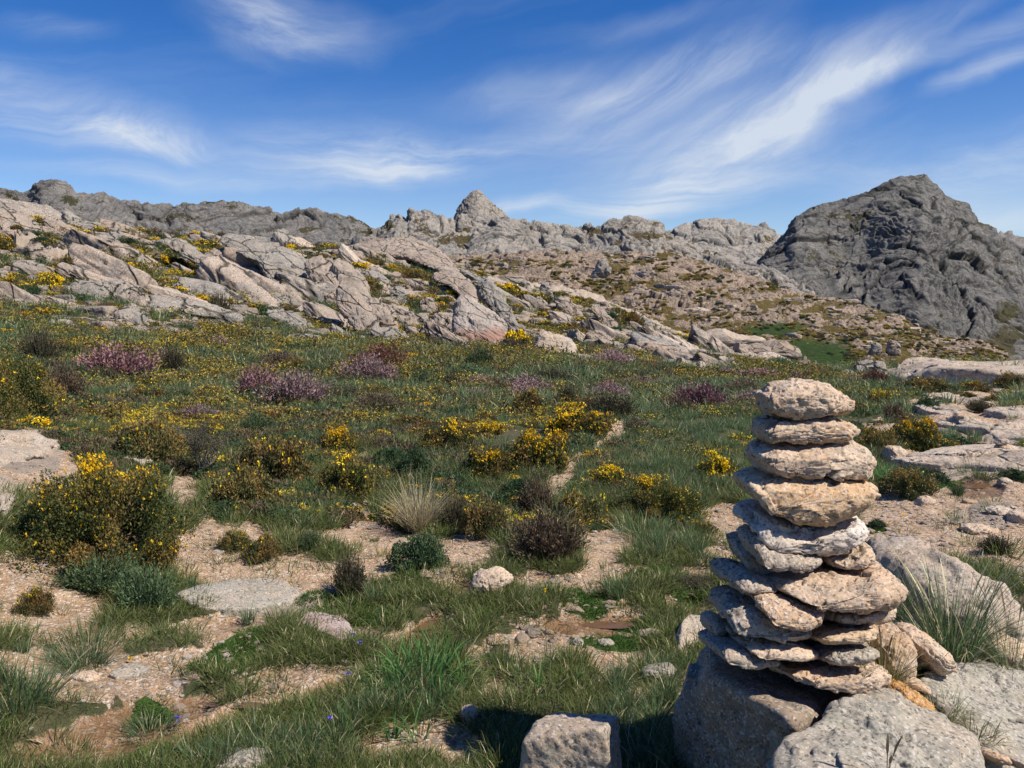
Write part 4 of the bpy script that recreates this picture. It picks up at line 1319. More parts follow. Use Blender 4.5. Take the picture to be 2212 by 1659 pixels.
slope_rock(zU([(810, 660), (880, 655), (905, 700), (850, 695)]), M_SLOPE_G, 'small grey slab with a shadow in the grass of the left slope')
slope_rock(zU([(1725, 1040), (1850, 1045), (1990, 1120), (2070, 1180), (1950, 1175), (1820, 1120)]), M_SLOPE_G, 'long blue grey slab at the foot of the slope')
slope_rock(zU([(1130, 810), (1200, 790), (1280, 810), (1290, 850), (1200, 860), (1140, 850)]), M_SLOPE_G, 'low rounded lilac grey rock in the middle of the left slope')
slope_rock(zU([(40, 700), (80, 670), (150, 700), (180, 740), (110, 745), (50, 730)]), M_SLOPE, 'rounded pale rock left of the yellow gorse at left edge')
slope_rock(zU([(225, 940), (300, 935), (420, 985), (400, 1005), (280, 985)]), M_SLOPE, 'flat pink slab left of the split boulder')
slope_rock(zU([(380, 1095), (440, 1100), (485, 1140), (470, 1160), (410, 1140)]), M_SLOPE, 'pale half buried slab below the split boulder')

slope_rock(zV([(-40, 655), (150, 592), (400, 570), (520, 588), (650, 655), (790, 755), (650, 750), (450, 700), (200, 690), (0, 690)]), M_SLOPE, 'broad smooth pale hump on the middle of the near ridge', 'rock_dome', 'rock', .3, 150, 50, .3, .2, .35, 2.4)
slope_rock(zV([(740, 985), (765, 935), (830, 940), (900, 1000), (1000, 1060), (1085, 1150), (1075, 1210), (1010, 1258), (850, 1280), (740, 1250), (720, 1100)]), M_RED, 'large wedge rock with a smooth rust red face at the meadow edge', 'red_faced_rock', 'rock', .3, 150, 60, .25, 0, .5, 3.2, groove=.25)
slope_rock(zV([(560, 1130), (620, 1050), (740, 1060), (760, 1130), (770, 1240), (700, 1215)]), M_SLOPE, 'cracked pale block joined to the left of the red faced rock')
slope_rock(zV([(885, 865), (960, 838), (1010, 895), (1080, 1015), (1160, 1105), (1275, 1200), (1200, 1205), (1100, 1145), (960, 1030), (890, 945)]), M_SLOPE_G, 'dark grey wedge leaning over the red faced rock', depth=.2)
slope_rock(zV([(600, 790), (750, 785), (860, 870), (895, 975), (800, 940), (700, 880), (590, 845)]), M_SLOPE, 'sloping brown slab above the red faced rock', depth=.3, fac=.5)
slope_rock(zV([(308, 915), (380, 878), (432, 920), (435, 975), (400, 995), (330, 955)]), M_SLOPE_G, 'rounded grey boulder above the hollow block')
slope_rock(zV([(285, 1025), (350, 1000), (440, 1045), (505, 1120), (475, 1162), (380, 1140), (330, 1080)]), M_SLOPE, 'hollow block with a black cavity on its left')
slope_rock(zV([(-30, 870), (90, 890), (120, 950), (210, 1055), (290, 1215), (180, 1205), (100, 1120), (-30, 1010)]), M_SLOPE, 'smooth pink apron slab reaching the meadow', depth=.22, fac=.6, rough=.3, groove=.45)
slope_rock(zV([(120, 980), (200, 960), (330, 1020), (330, 1080), (400, 1170), (380, 1200), (290, 1180), (200, 1050)]), M_SLOPE, 'second apron slab right of the smooth pink one', depth=.25)
slope_rock(zV([(1238, 1295), (1262, 1210), (1295, 1178), (1360, 1188), (1480, 1228), (1532, 1300), (1532, 1358), (1400, 1348), (1320, 1318)]), M_SLAB, 'big pale isolated boulder where the meadow meets the slope', 'boulder', 'boulder', .4, 130, 50, .4, 0, .9, 3.)
slope_rock(zV([(1530, 1325), (1600, 1328), (1672, 1372), (1600, 1385), (1540, 1358)]), M_SLAB, 'small flat rock just right of the big isolated boulder')
slope_rock(zV([(1285, 955), (1288, 868), (1330, 850), (1348, 900), (1335, 958), (1300, 968)]), M_SLOPE_G, 'dark upright pillar on the second ridge', 'rock_pillar')
slope_rock(zV([(1325, 965), (1358, 900), (1385, 990), (1350, 1008)]), M_SLOPE, 'pink upright fin beside the dark pillar', 'rock_pillar')
slope_rock(zV([(1365, 965), (1460, 945), (1510, 1005), (1625, 1115), (1560, 1130), (1440, 1055)]), M_SLOPE, 'long pinkish slab running down right from the pillars', depth=.25)
slope_rock(zV([(1595, 1015), (1700, 1035), (1780, 1115), (1805, 1175), (1740, 1172), (1660, 1095)]), M_SLOPE, 'pale slab with a dark underside low on the second ridge', depth=.25)
slope_rock(zV([(1825, 965), (1880, 945), (1905, 1000), (1865, 1015)]), M_SLOPE, 'small pale tooth on the second ridge')
slope_rock(zV([(1565, 1185), (1660, 1168), (1760, 1228), (1795, 1300), (1700, 1295), (1620, 1240)]), M_SLOPE, 'striped pale outcrop near the meadow right of centre', strata=.8)
slope_rock(zV([(1888, 1095), (1950, 1078), (2012, 1110), (2002, 1175), (1930, 1158)]), M_SLOPE_G, 'streaked grey outcrop standing in yellow gorse')
slope_rock(zV([(1175, 965), (1280, 950), (1345, 992), (1260, 1008)]), M_SLOPE, 'flat pink slab left of the pillars')
slope_rock(zV([(1010, 870), (1080, 860), (1120, 890), (1060, 910)]), M_SLOPE_G, 'low grey hump behind the leaning wedge')
slope_rock(zV([(20, 770), (110, 750), (260, 800), (300, 850), (180, 830), (60, 800)]), M_SLOPE_G, 'thin plated slab below the smooth pale hump', depth=.25, strata=.8)
slope_rock(zV([(630, 900), (680, 870), (740, 900), (750, 940), (680, 950)]), M_SLOPE_G, 'grey boulder above the cracked pale block')
slope_rock(zV([(500, 980), (560, 960), (620, 1000), (610, 1080), (540, 1080)]), M_SLOPE, 'stacked pink boulders left of the cracked pale block')
slope_rock(zV([(640, 950), (700, 940), (740, 980), (720, 1030), (660, 1010)]), M_SLOPE, 'pale square stone touching the wedge on its left')


_pdx = None


def hitD(vx, vy):
    """nearest point of the talus slope to a picture position"""
    global _pdx
    G = GD.reshape(-1, 3)
    if _pdx is None:
        _pdx = project(G[:, 0], G[:, 1], G[:, 2])
    d = (_pdx[0] - vx)**2 + (_pdx[1] - vy)**2 + .002 * (G[:, 1])
    i = int(np.argmin(d))
    return G[i]


def far_rock(pts, mat, label, name='rock', depth=.3, **k):
    P = np.array(pts)
    g = hitD(P[:, 0].mean(), P[:, 1].max() - 1)
    D = (P[:, 0].max() - P[:, 0].min()) * g[1] / F * depth
    return stone(name, pts, g[1] - D * .1, D, mat, label, 'rock', k.pop('group', None), k.pop('n', 90), 34, k.pop('rough', .6), k.pop('strata', 0.), k.pop('fac', .9), 2.8)


far_rock(zW([(60, 1240), (160, 1180), (240, 1150), (400, 1208), (520, 1212), (532, 1240), (430, 1268), (260, 1285), (150, 1280)]), M_SLAB, 'largest bare white slab on the far slope beside the green meadow', 'slab_rock', rough=.3, fac=.4)
far_rock(zW([(190, 1325), (300, 1288), (560, 1245), (640, 1235), (745, 1290), (752, 1352), (620, 1345), (400, 1340)]), M_SLOPE, 'cracked cliff band under the largest white slab', 'cliff_band', strata=.5)
far_rock(zW([(330, 1375), (560, 1305), (680, 1355), (705, 1395), (560, 1388)]), M_SLAB, 'pale slab in front of the cracked cliff band')
far_rock(zW([(0, 1030), (120, 1020), (190, 1045), (140, 1070), (0, 1060)]), M_SLAB, 'pale streak of bare rock high above the largest white slab')
far_rock(zW([(665, 1085), (700, 1060), (780, 1065), (785, 1095), (720, 1105)]), M_SLOPE, 'smooth pink whaleback above the green meadow')
far_rock(zW([(1203, 1205), (1212, 1130), (1250, 1112), (1265, 1200), (1235, 1225)]), M_SLOPE_G, 'topmost grey block of the stacked outcrop right of the green meadow')
far_rock(zW([(1200, 1335), (1235, 1240), (1290, 1268), (1275, 1335)]), M_SLOPE_G, 'lower left block of the stacked outcrop right of the green meadow')
far_rock(zW([(1318, 1310), (1340, 1225), (1402, 1248), (1415, 1335), (1350, 1355)]), M_SLOPE, 'tall pale block at the right of the stacked outcrop')
far_rock(zV([(1582, 850), (1640, 790), (1660, 715), (1710, 705), (1755, 785), (1700, 845)]), M_SLOPE_G, 'dark cleft crag half way up the far talus slope', 'crag')
far_rock(zV([(1905, 740), (1940, 680), (2010, 690), (2050, 760), (1960, 770)]), M_SLOPE, 'ribbed pink dome near the top of the talus slope', strata=.4)

for pts, lab, mt in [
    ([(1120, 1445), (1118, 1400), (1150, 1368), (1230, 1358), (1256, 1440), (1200, 1468)], 'largest dark grey block left of the right hand slabs', M_SLOPE_G),
    ([(1240, 1375), (1300, 1368), (1325, 1430), (1292, 1465), (1250, 1448)], 'grey block touching the largest dark block on its right', M_SLOPE_G),
    ([(1015, 1458), (1050, 1423), (1100, 1430), (1125, 1475), (1060, 1488)], 'rounded grey boulder left of the largest dark block', M_SLOPE_G),
    ([(948, 1475), (970, 1443), (1010, 1443), (1025, 1492), (962, 1495)], 'leftmost round grey boulder among the purple heather', M_SLOPE_G),
    ([(1200, 1470), (1230, 1450), (1290, 1455), (1310, 1500), (1240, 1505)], 'low grey boulder behind the reddish heather by the slabs', M_SLOPE),
    ([(1400, 1420), (1480, 1352), (1600, 1348), (1700, 1358), (1720, 1392), (1600, 1430), (1480, 1440)], 'whitish whaleback slab at the top of the right hand slabs', M_SLAB),
        ([(1700, 1420), (1900, 1385), (2100, 1382), (2400, 1390), (2400, 1470), (2000, 1480)], 'long whitish slab reaching the right edge on the slab crest', M_SLAB),
        ([(2020, 1510), (2080, 1490), (2180, 1500), (2200, 1530), (2100, 1530)], 'pale rock bump in the scrub below the slab crest', M_SLAB)]:
    slope_rock(zW(pts), mt, lab, depth=.3, n=90, m=34, rough=.5, fac=.6)

# --- blocks and slabs strewn over the near slope: one mesh per shape, copied
rng = np.random.default_rng(7)
PROTO = []
for i in range(14):
    r = np.random.default_rng(100 + i)
    k = 11
    nr = r.normal(size=(k, 3))
    nr /= np.linalg.norm(nr, axis=1)[:, None]
    nr = np.vstack([nr, [(0, 0, 1), (0, 0, -1), (1, 0, .2), (-1, 0, -.2), (.1, 1, 0), (0, -1, .1)]])
    h = np.r_[r.uniform(.72, 1.1, k), r.uniform(.7, .95, 6)]
    V, T = planes_rock(nr, h, 34, 1.3, 900 + i, .5, 44, 70, .7, .8, .7 if i % 3 == 0 else .15, .8)
    V = V * np.array([1.35, r.uniform(.5, .8), r.uniform(.30, .62)])
    o = mesh_np('slab_rock', V, T, [M_SLOPE, M_SLOPE, M_SLOPE_G, M_SLAB][i % 4], True, parent=False)
    PROTO.append(o.data)


def put_rock(me, x, y, z, s, rot, label, group, cat='rock', name='slab_rock', sc=(1, 1, 1)):
    o = bpy.data.objects.new(name, me)
    o.location = (x, y, z)
    o.rotation_euler = rot
    o.scale = (s * sc[0], s * sc[1], s * sc[2])
    C.objects.link(o)
    tag(o, label, cat, group)
    return o


def sample_terrain(n, y0, y1, seed, s0=-.75, s1=.75, pw=1.):
    r = np.random.default_rng(seed)
    y = np.exp(r.uniform(math.log(y0)**pw, math.log(y1)**pw, n)**(1 / pw))
    x = r.uniform(s0, s1, n) * y
    M = masks(x, y)
    return x, y, M, r


x, y, M, r = sample_terrain(5000, 24, 115, 3)
ok = np.nonzero((M['rock'] > .45) & (M['vx'] < 1700) & (M['vx'] > -150))[0][:290]
Z = height(x[ok], y[ok], True)
for i, k in enumerate(ok):
    s = y[k] / 60 * r.uniform(.6, 1.9) * (1.6 if r.random() < .15 else .8)
    put_rock(PROTO[r.integers(14)], float(x[k]), float(y[k]), float(Z[i]) - .02 * s, s * 1.1, (r.normal(0, .12), math.radians(24) + r.normal(0, .14), r.normal(0, .3)),
             'one of many pinkish grey slabs tilted down to the right over the near slope', 'granite slabs strewn over the near slope')
x, y, M, r = sample_terrain(3000, 14, 100, 5)
ok = np.nonzero((M['rock'] > .12) & (M['rock'] < .8) & (M['vx'] < 1800))[0][:150]
Z = height(x[ok], y[ok], True)
for i, k in enumerate(ok):
    s = y[k] / 60 * r.uniform(.25, .7)
    put_rock(PROTO[r.integers(14)], float(x[k]), float(y[k]), float(Z[i]) + .1 * s, s, (r.normal(0, .4), r.normal(0, .4), r.uniform(0, 6.28)),
             'small pale block lying loose in the scrub of the near slope', 'loose blocks on the near slope', 'rock', 'loose_block', (1, 1, 1.5))

# ------------------------------------------------------------------ shrubs
L_GORSE = leafmat('gorse_leaves', [(.022, .034, .010), (.048, .056, .015), (.080, .072, .020), (.115, .082, .024), (.16, .098, .032)], gain=1.75)
L_OLIVE = leafmat('olive_leaves', [(.030, .042, .016), (.070, .068, .024), (.120, .095, .032), (.165, .115, .042), (.19, .11, .04)], gain=1.5)
L_GREEN = leafmat('green_scrub_leaves', [(.016, .034, .016), (.030, .055, .024), (.050, .078, .034), (.075, .095, .045)], gain=1.7)
L_DARK = leafmat('dark_scrub_leaves', [(.014, .020, .012), (.028, .034, .018), (.045, .042, .024), (.075, .055, .034)], gain=1.6)
L_BROWN = leafmat('brown_heath_leaves', [(.030, .026, .018), (.060, .045, .028), (.095, .068, .042), (.13, .10, .065)], gain=1.5)
L_FLOW = leafmat('gorse_petals', [(.66, .37, .006), (.80, .53, .010), (.86, .64, .03)], .2, .5)
L_FLOWD = leafmat('dull_gorse_petals', [(.42, .29, .02), (.55, .40, .02), (.60, .46, .05)], .2, .5)
L_PURP = leafmat('heather_bells', [(.14, .065, .065), (.22, .11, .115), (.29, .15, .17), (.36, .23, .23)], .2, .7)
L_RUST = leafmat('rusty_heather_bells', [(.12, .05, .035), (.20, .085, .06), (.28, .13, .10)], .2, .7)
L_PINK = leafmat('pale_heather_bells', [(.20, .12, .12), (.32, .20, .20), (.42, .30, .30)], .2, .7)
L_TWIG = leafmat('grey_twigs', [(.09, .075, .06), (.17, .15, .13), (.26, .24, .22)], 0, .9)


def quads(P, U, W, su, sw):
    """diamond leaves: centre, long axis, wide axis"""
    a = P - U * su[:, None]
    b = P + W * sw[:, None]
    c = P + U * su[:, None]
    d = P - W * sw[:, None]
    V = np.stack([a, b, c, d], 1).reshape(-1, 3)
    return V, np.arange(len(V)).reshape(-1, 4)


def rand_dirs(r, n, up=0.):
    d = r.normal(size=(n, 3))
    d[:, 2] += up
    return d / np.linalg.norm(d, axis=1)[:, None]


def perp(r, U):
    w = np.cross(U, r.normal(size=U.shape))
    return w / (np.linalg.norm(w, axis=1)[:, None] + 1e-9)


def join(parts):
    V, Fc, T, M = [], [], [], []
    o = 0
    for v, f, t, m in parts:
        V.append(v)
        Fc.append(f + o)
        T.append(t)
        M.append(np.full(len(f), m))
        o += len(v)
    return np.vstack(V), np.vstack(Fc), np.concatenate(T), np.concatenate(M)


def proto_mesh(name, V, F4, tint, mat):
    return mesh_np(name, V, F4, mat, False, dict(tint=tint), parent=False).data


def lumpy(r, h, nl):
    c = rand_dirs(r, nl, .55)
    c[:, 2] = np.abs(c[:, 2])
    rad = r.uniform(.15, .36, nl)
    c = c * np.array([.84, .84, .78 * h]) * r.uniform(.64, 1.06, nl)[:, None]
    c[:, 2] += .05
    return c, rad


def gorse_proto(seed, n, ls, h, fl, flmat, leafm, top=True, spread=0.):
    r = np.random.default_rng(seed)
    nl = 46
    c, rad = lumpy(r, h, nl)
    k = r.integers(0, nl, n)
    d = rand_dirs(r, n, .3)
    P = c[k] + d * (rad[k] * r.uniform(.35, 1.08, n)**.6)[:, None] * np.array([1, 1, .85])
    P = P * (1 + .10 * fbm(P * 6 + seed, 3, seed))[:, None]
    P = P[P[:, 2] > 0]
    n = len(P)
    U = P / (np.linalg.norm(P, axis=1)[:, None] + 1e-6) * .6 + rand_dirs(r, n, .5) * .8
    U /= np.linalg.norm(U, axis=1)[:, None]
    W = perp(r, U)
    V, Fc = quads(P, U, W, ls * r.uniform(.6, 1.3, n), ls * r.uniform(.28, .6, n))
    tint = np.clip(.42 + .55 * fbm(P * 2.6 + seed, 3, seed + 3) + r.normal(0, .2, n), 0, 1)
    leaves = proto_mesh('foliage', V, Fc, np.repeat(tint, 4), leafm)
    # twigs
    tw = []
    for i in range(nl):
        q = np.linspace(0, 1, 5)[:, None]
        p = c[i][None] * q + .05 * r.normal(size=(5, 3)) * q * (1 - q) * 3
        wv = perp(r, np.tile(c[i] / np.linalg.norm(c[i]), (5, 1)))[:1] * .012
        for ww in (wv, np.cross(wv, c[i] / np.linalg.norm(c[i]))):
            Vt = np.stack([p - ww * (1.2 - q), p + ww * (1.2 - q)], 1).reshape(-1, 3)
            j = np.arange(4) * 2
            tw.append((Vt, np.stack([j, j + 1, j + 3, j + 2], 1), r.uniform(0, 1, len(Vt)), 0))
    Vt, Ft, Tt, _ = join(tw)
    stems = proto_mesh('stems', Vt, Ft, Tt, L_TWIG)
    flowers = None
    if fl:
        # flower heads gathered in patches on the sunny upper side
        w = P[:, 2] / h + .45 * fbm(P * 2.2 + seed * 3.1, 3, seed + 9) + .25 * P[:, 0] - .15 * P[:, 1] if top else fbm(P * 2.5 + 3, 2, seed + 9)
        out = np.linalg.norm(P / np.array([1, 1, h]), axis=1)
        cand = np.nonzero(out > .70)[0]
        sc = w[cand] + r.normal(0, .16 + spread, len(cand))
        nt = int(fl * (.62 if top and leafm is L_GORSE and ls < .05 else .85))
        pick = np.r_[cand[np.argsort(-sc)[:nt]], r.choice(cand[P[cand, 2] > .12 * h], fl - nt, replace=False)]
        Pf = P[pick] * 1.03
        m = 4
        Q = np.repeat(Pf, m, 0) + r.normal(0, ls * .55, (len(Pf) * m, 3))
        Uf = rand_dirs(r, len(Q), .4)
        Vf, Ff = quads(Q, Uf, perp(r, Uf), ls * r.uniform(.5, .9, len(Q)), ls * r.uniform(.4, .8, len(Q)))
        flowers = proto_mesh('flowers', Vf, Ff, np.repeat(r.uniform(0, 1, len(Q)), 4), flmat)
    return dict(foliage=leaves, stems=stems, flowers=flowers)


def heath_proto(seed, n, m, ls, h, leafm, bloom=None, bf=.45, splay=.8):
    """upright spiky shrub: n shoots of m leaf pairs, tips in flower"""
    r = np.random.default_rng(seed)
    a = r.uniform(0, 2 * math.pi, n)
    rr = np.sqrt(r.uniform(0, 1, n))
    lean = rr * splay * r.uniform(.7, 1.2, n)
    tip = np.stack([np.cos(a) * lean, np.sin(a) * lean, h * (1.02 - .45 * rr**2) * r.uniform(.45, 1.12, n) * (1 + .22 * np.sin(3 * a + seed) * rr)], 1)
    base = np.stack([np.cos(a) * rr * .35, np.sin(a) * rr * .35, 0 * a], 1)
    tip[:, :2] *= (1 + .20 * np.sin(2 * a + seed) + .14 * np.sin(5 * a + 2 * seed))[:, None]
    tip[:, :2] += r.normal(0, .09, (n, 2))
    t = np.tile(np.linspace(.12, 1, m), n) + r.normal(0, .03, n * m)
    B, Tp = np.repeat(base, m, 0), np.repeat(tip, m, 0)
    P = B + (Tp - B) * t[:, None]
    P[:, 2] -= .10 * h * (t * (1 - t))
    P += r.normal(0, .022, P.shape)
    U = Tp - B
    U = U / np.linalg.norm(U, axis=1)[:, None] + .45 * r.normal(size=U.shape)
    U /= np.linalg.norm(U, axis=1)[:, None]
    W = perp(r, U)
    bl = (t > 1 - bf * r.uniform(.5, 1.2, len(t))) & (np.repeat(r.uniform(0, 1, n) < .85, m)) if bloom else np.zeros(len(t), bool)
    sz = ls * r.uniform(.6, 1.3, len(t))
    tint = np.clip(.25 + .5 * t + r.normal(0, .2, len(t)), 0, 1)
    V, Fc = quads(P[~bl], U[~bl], W[~bl], sz[~bl], sz[~bl] * .30)
    out = dict(foliage=proto_mesh('foliage', V, Fc, np.repeat(tint[~bl], 4), leafm))
    if bloom:
        V, Fc = quads(P[bl], U[bl], W[bl], sz[bl] * .9, sz[bl] * .42)
        out['flowers'] = proto_mesh('flowers', V, Fc, np.repeat(r.uniform(0, 1, bl.sum()), 4), bloom)
    # bare stems
    k = r.choice(n, min(n, 46), replace=False)
    tw = []
    for i in k:
        q = np.linspace(0, .8, 4)[:, None]
        p = base[i] + (tip[i] - base[i]) * q
        w = np.array([math.cos(a[i] + 1.57), math.sin(a[i] + 1.57), 0])[None] * .008
        Vt = np.stack([p - w, p + w], 1).reshape(-1, 3)
        j = np.arange(3) * 2
        tw.append((Vt, np.stack([j, j + 1, j + 3, j + 2], 1), r.uniform(0, 1, 8), 0))
    Vt, Ft, Tt, _ = join(tw)
    out['stems'] = proto_mesh('stems', Vt, Ft, Tt, L_TWIG)
    return out


GP = {}
for lod, (n, ls) in dict(A=(44000, .019), B=(9000, .040), C=(2600, .080)).items():
    for v in range(2 if lod == 'A' else 3):
        f = {'A': 640, 'B': 170, 'C': 110}[lod]
        GP['flower', lod, v] = gorse_proto(10 + v, n, ls, .8, f, L_FLOW, L_GORSE)
        GP['olive', lod, v] = gorse_proto(20 + v, n, ls, .62, 60 if lod == 'A' else 26, L_FLOWD if lod == 'C' else L_FLOW, L_OLIVE, True, .3)
        GP['green', lod, v] = gorse_proto(30 + v, n, ls, .62, 0, L_FLOW, L_GREEN)
        if lod != 'A':
            GP['bright', lod, v] = gorse_proto(40 + v, n, ls, .66, 420 if lod == 'B' else 260, L_FLOW, L_GORSE)
            GP['dull', lod, v] = gorse_proto(50 + v, n, ls, .6, 64, L_FLOWD, L_OLIVE)
for lod, (n, m, ls) in dict(A=(1400, 22, .030), B=(620, 13, .05), C=(200, 9, .09)).items():
    for v in range(2):
        GP['dark', lod, v] = heath_proto(60 + v, n, m, ls, .85, L_DARK)
        GP['heath', lod, v] = heath_proto(62 + v, n, m, ls, .85, L_BROWN)
        GP['needle', lod, v] = heath_proto(64 + v, n, m, ls, .8, L_GREEN)
        if lod != 'A':
            GP['purple', lod, v] = heath_proto(70 + v, n, m, ls, .85, L_DARK, L_PURP, .5)
            GP['rusty', lod, v] = heath_proto(80 + v, n, m, ls, .85, L_DARK, L_RUST, .5)
            GP['pink', lod, v] = heath_proto(90 + v, n, m, ls, .85, L_BROWN, L_PINK, .45)


def plant(kind, lod, v, x, y, z, sx, sy, sz, rot, label, name, cat, group=None, parts=True):
    pr = GP[kind, lod, v]
    if parts:
        root = bpy.data.objects.new(name, None)
        root.empty_display_size = .1
        C.objects.link(root)
        for pn in ('foliage', 'flowers', 'stems'):
            if pr.get(pn):
                c = bpy.data.objects.new(pn, pr[pn])
                C.objects.link(c)
                c.parent = root
    else:
        # far away: leaves and flowers in one mesh
        key = ('one', kind, lod, v)
        if key not in GP:
            ob = pr['foliage'].copy()
            if pr.get('flowers'):
                a, b = pr['foliage'], pr['flowers']

                def arr(me):
                    V = np.empty(len(me.vertices) * 3, np.float32)
                    me.vertices.foreach_get('co', V)
                    T = np.empty(len(me.vertices), np.float32)
                    me.attributes['tint'].data.foreach_get('value', T)
                    return V.reshape(-1, 3), np.arange(len(me.vertices)).reshape(-1, 4), T
                va, fa, ta = arr(a)
                vb, fb, tb = arr(b)
                V, Fc, T, Mi = join([(va, fa, ta, 0), (vb, fb, tb, 1)])
                ob = mesh_np('shrub', V, Fc, None, False, dict(tint=T), parent=False, mats=[a.materials[0], b.materials[0]], midx=Mi).data
            GP[key] = ob
        root = bpy.data.objects.new(name, GP[key])
        C.objects.link(root)
    root.location = (x, y, z)
    root.rotation_euler = (0, 0, rot)
    root.scale = (sx, sy, sz)
    tag(root, label, cat, group)
    return root


HT = dict(flower=.8, olive=.62, green=.62, bright=.66, dull=.6, dark=.85, heath=.85, needle=.8, purple=.85, rusty=.85, pink=.85)
_pk = [0]


def shrub(kind, x0, x1, yt, yb, label, name='gorse_bush', cat='bush', group=None, lod=None):
    """a bush from its box in the picture"""
    cx = (x0 + x1) / 2
    wf = .74 if name == 'heather' else .56
    x0, x1 = cx - (x1 - x0) * wf, cx + (x1 - x0) * wf
    yt = yt - (yb - yt) * .06
    hx, hy, hz = hit(cx, yb - 1)
    w = (x1 - x0) / F * hy
    R = w / 2
    yc = hy + R * .75
    xc = float(world_at(cx, (yt + yb) / 2, yc)[0])
    zc = float(height([xc], [yc], False)[0])
    top = ZC + (yc + R * .1) * float(tslope(yt))
    h = max(top - zc, .28 * R, .04)
    h = min(h, R * (1.0 if kind in ('flower', 'olive', 'bright', 'dull', 'green') else 1.5))
    px = w / hy * 788
    if lod is None:
        lod = 'A' if px > 95 else 'B' if px > 34 else 'C'
    if (kind, lod, 0) not in GP:
        lod = 'B'
    _pk[0] += 1
    v = _pk[0] % sum(1 for q in GP if len(q) == 3 and q[0] == kind and q[1] == lod)
    s = h / (HT[kind] * 1.02)
    return plant(kind, lod, v, xc, yc, zc - .02 * R, R / 1.0, R * .85, s, _pk[0] * 2.4, label, name, cat, group, True)


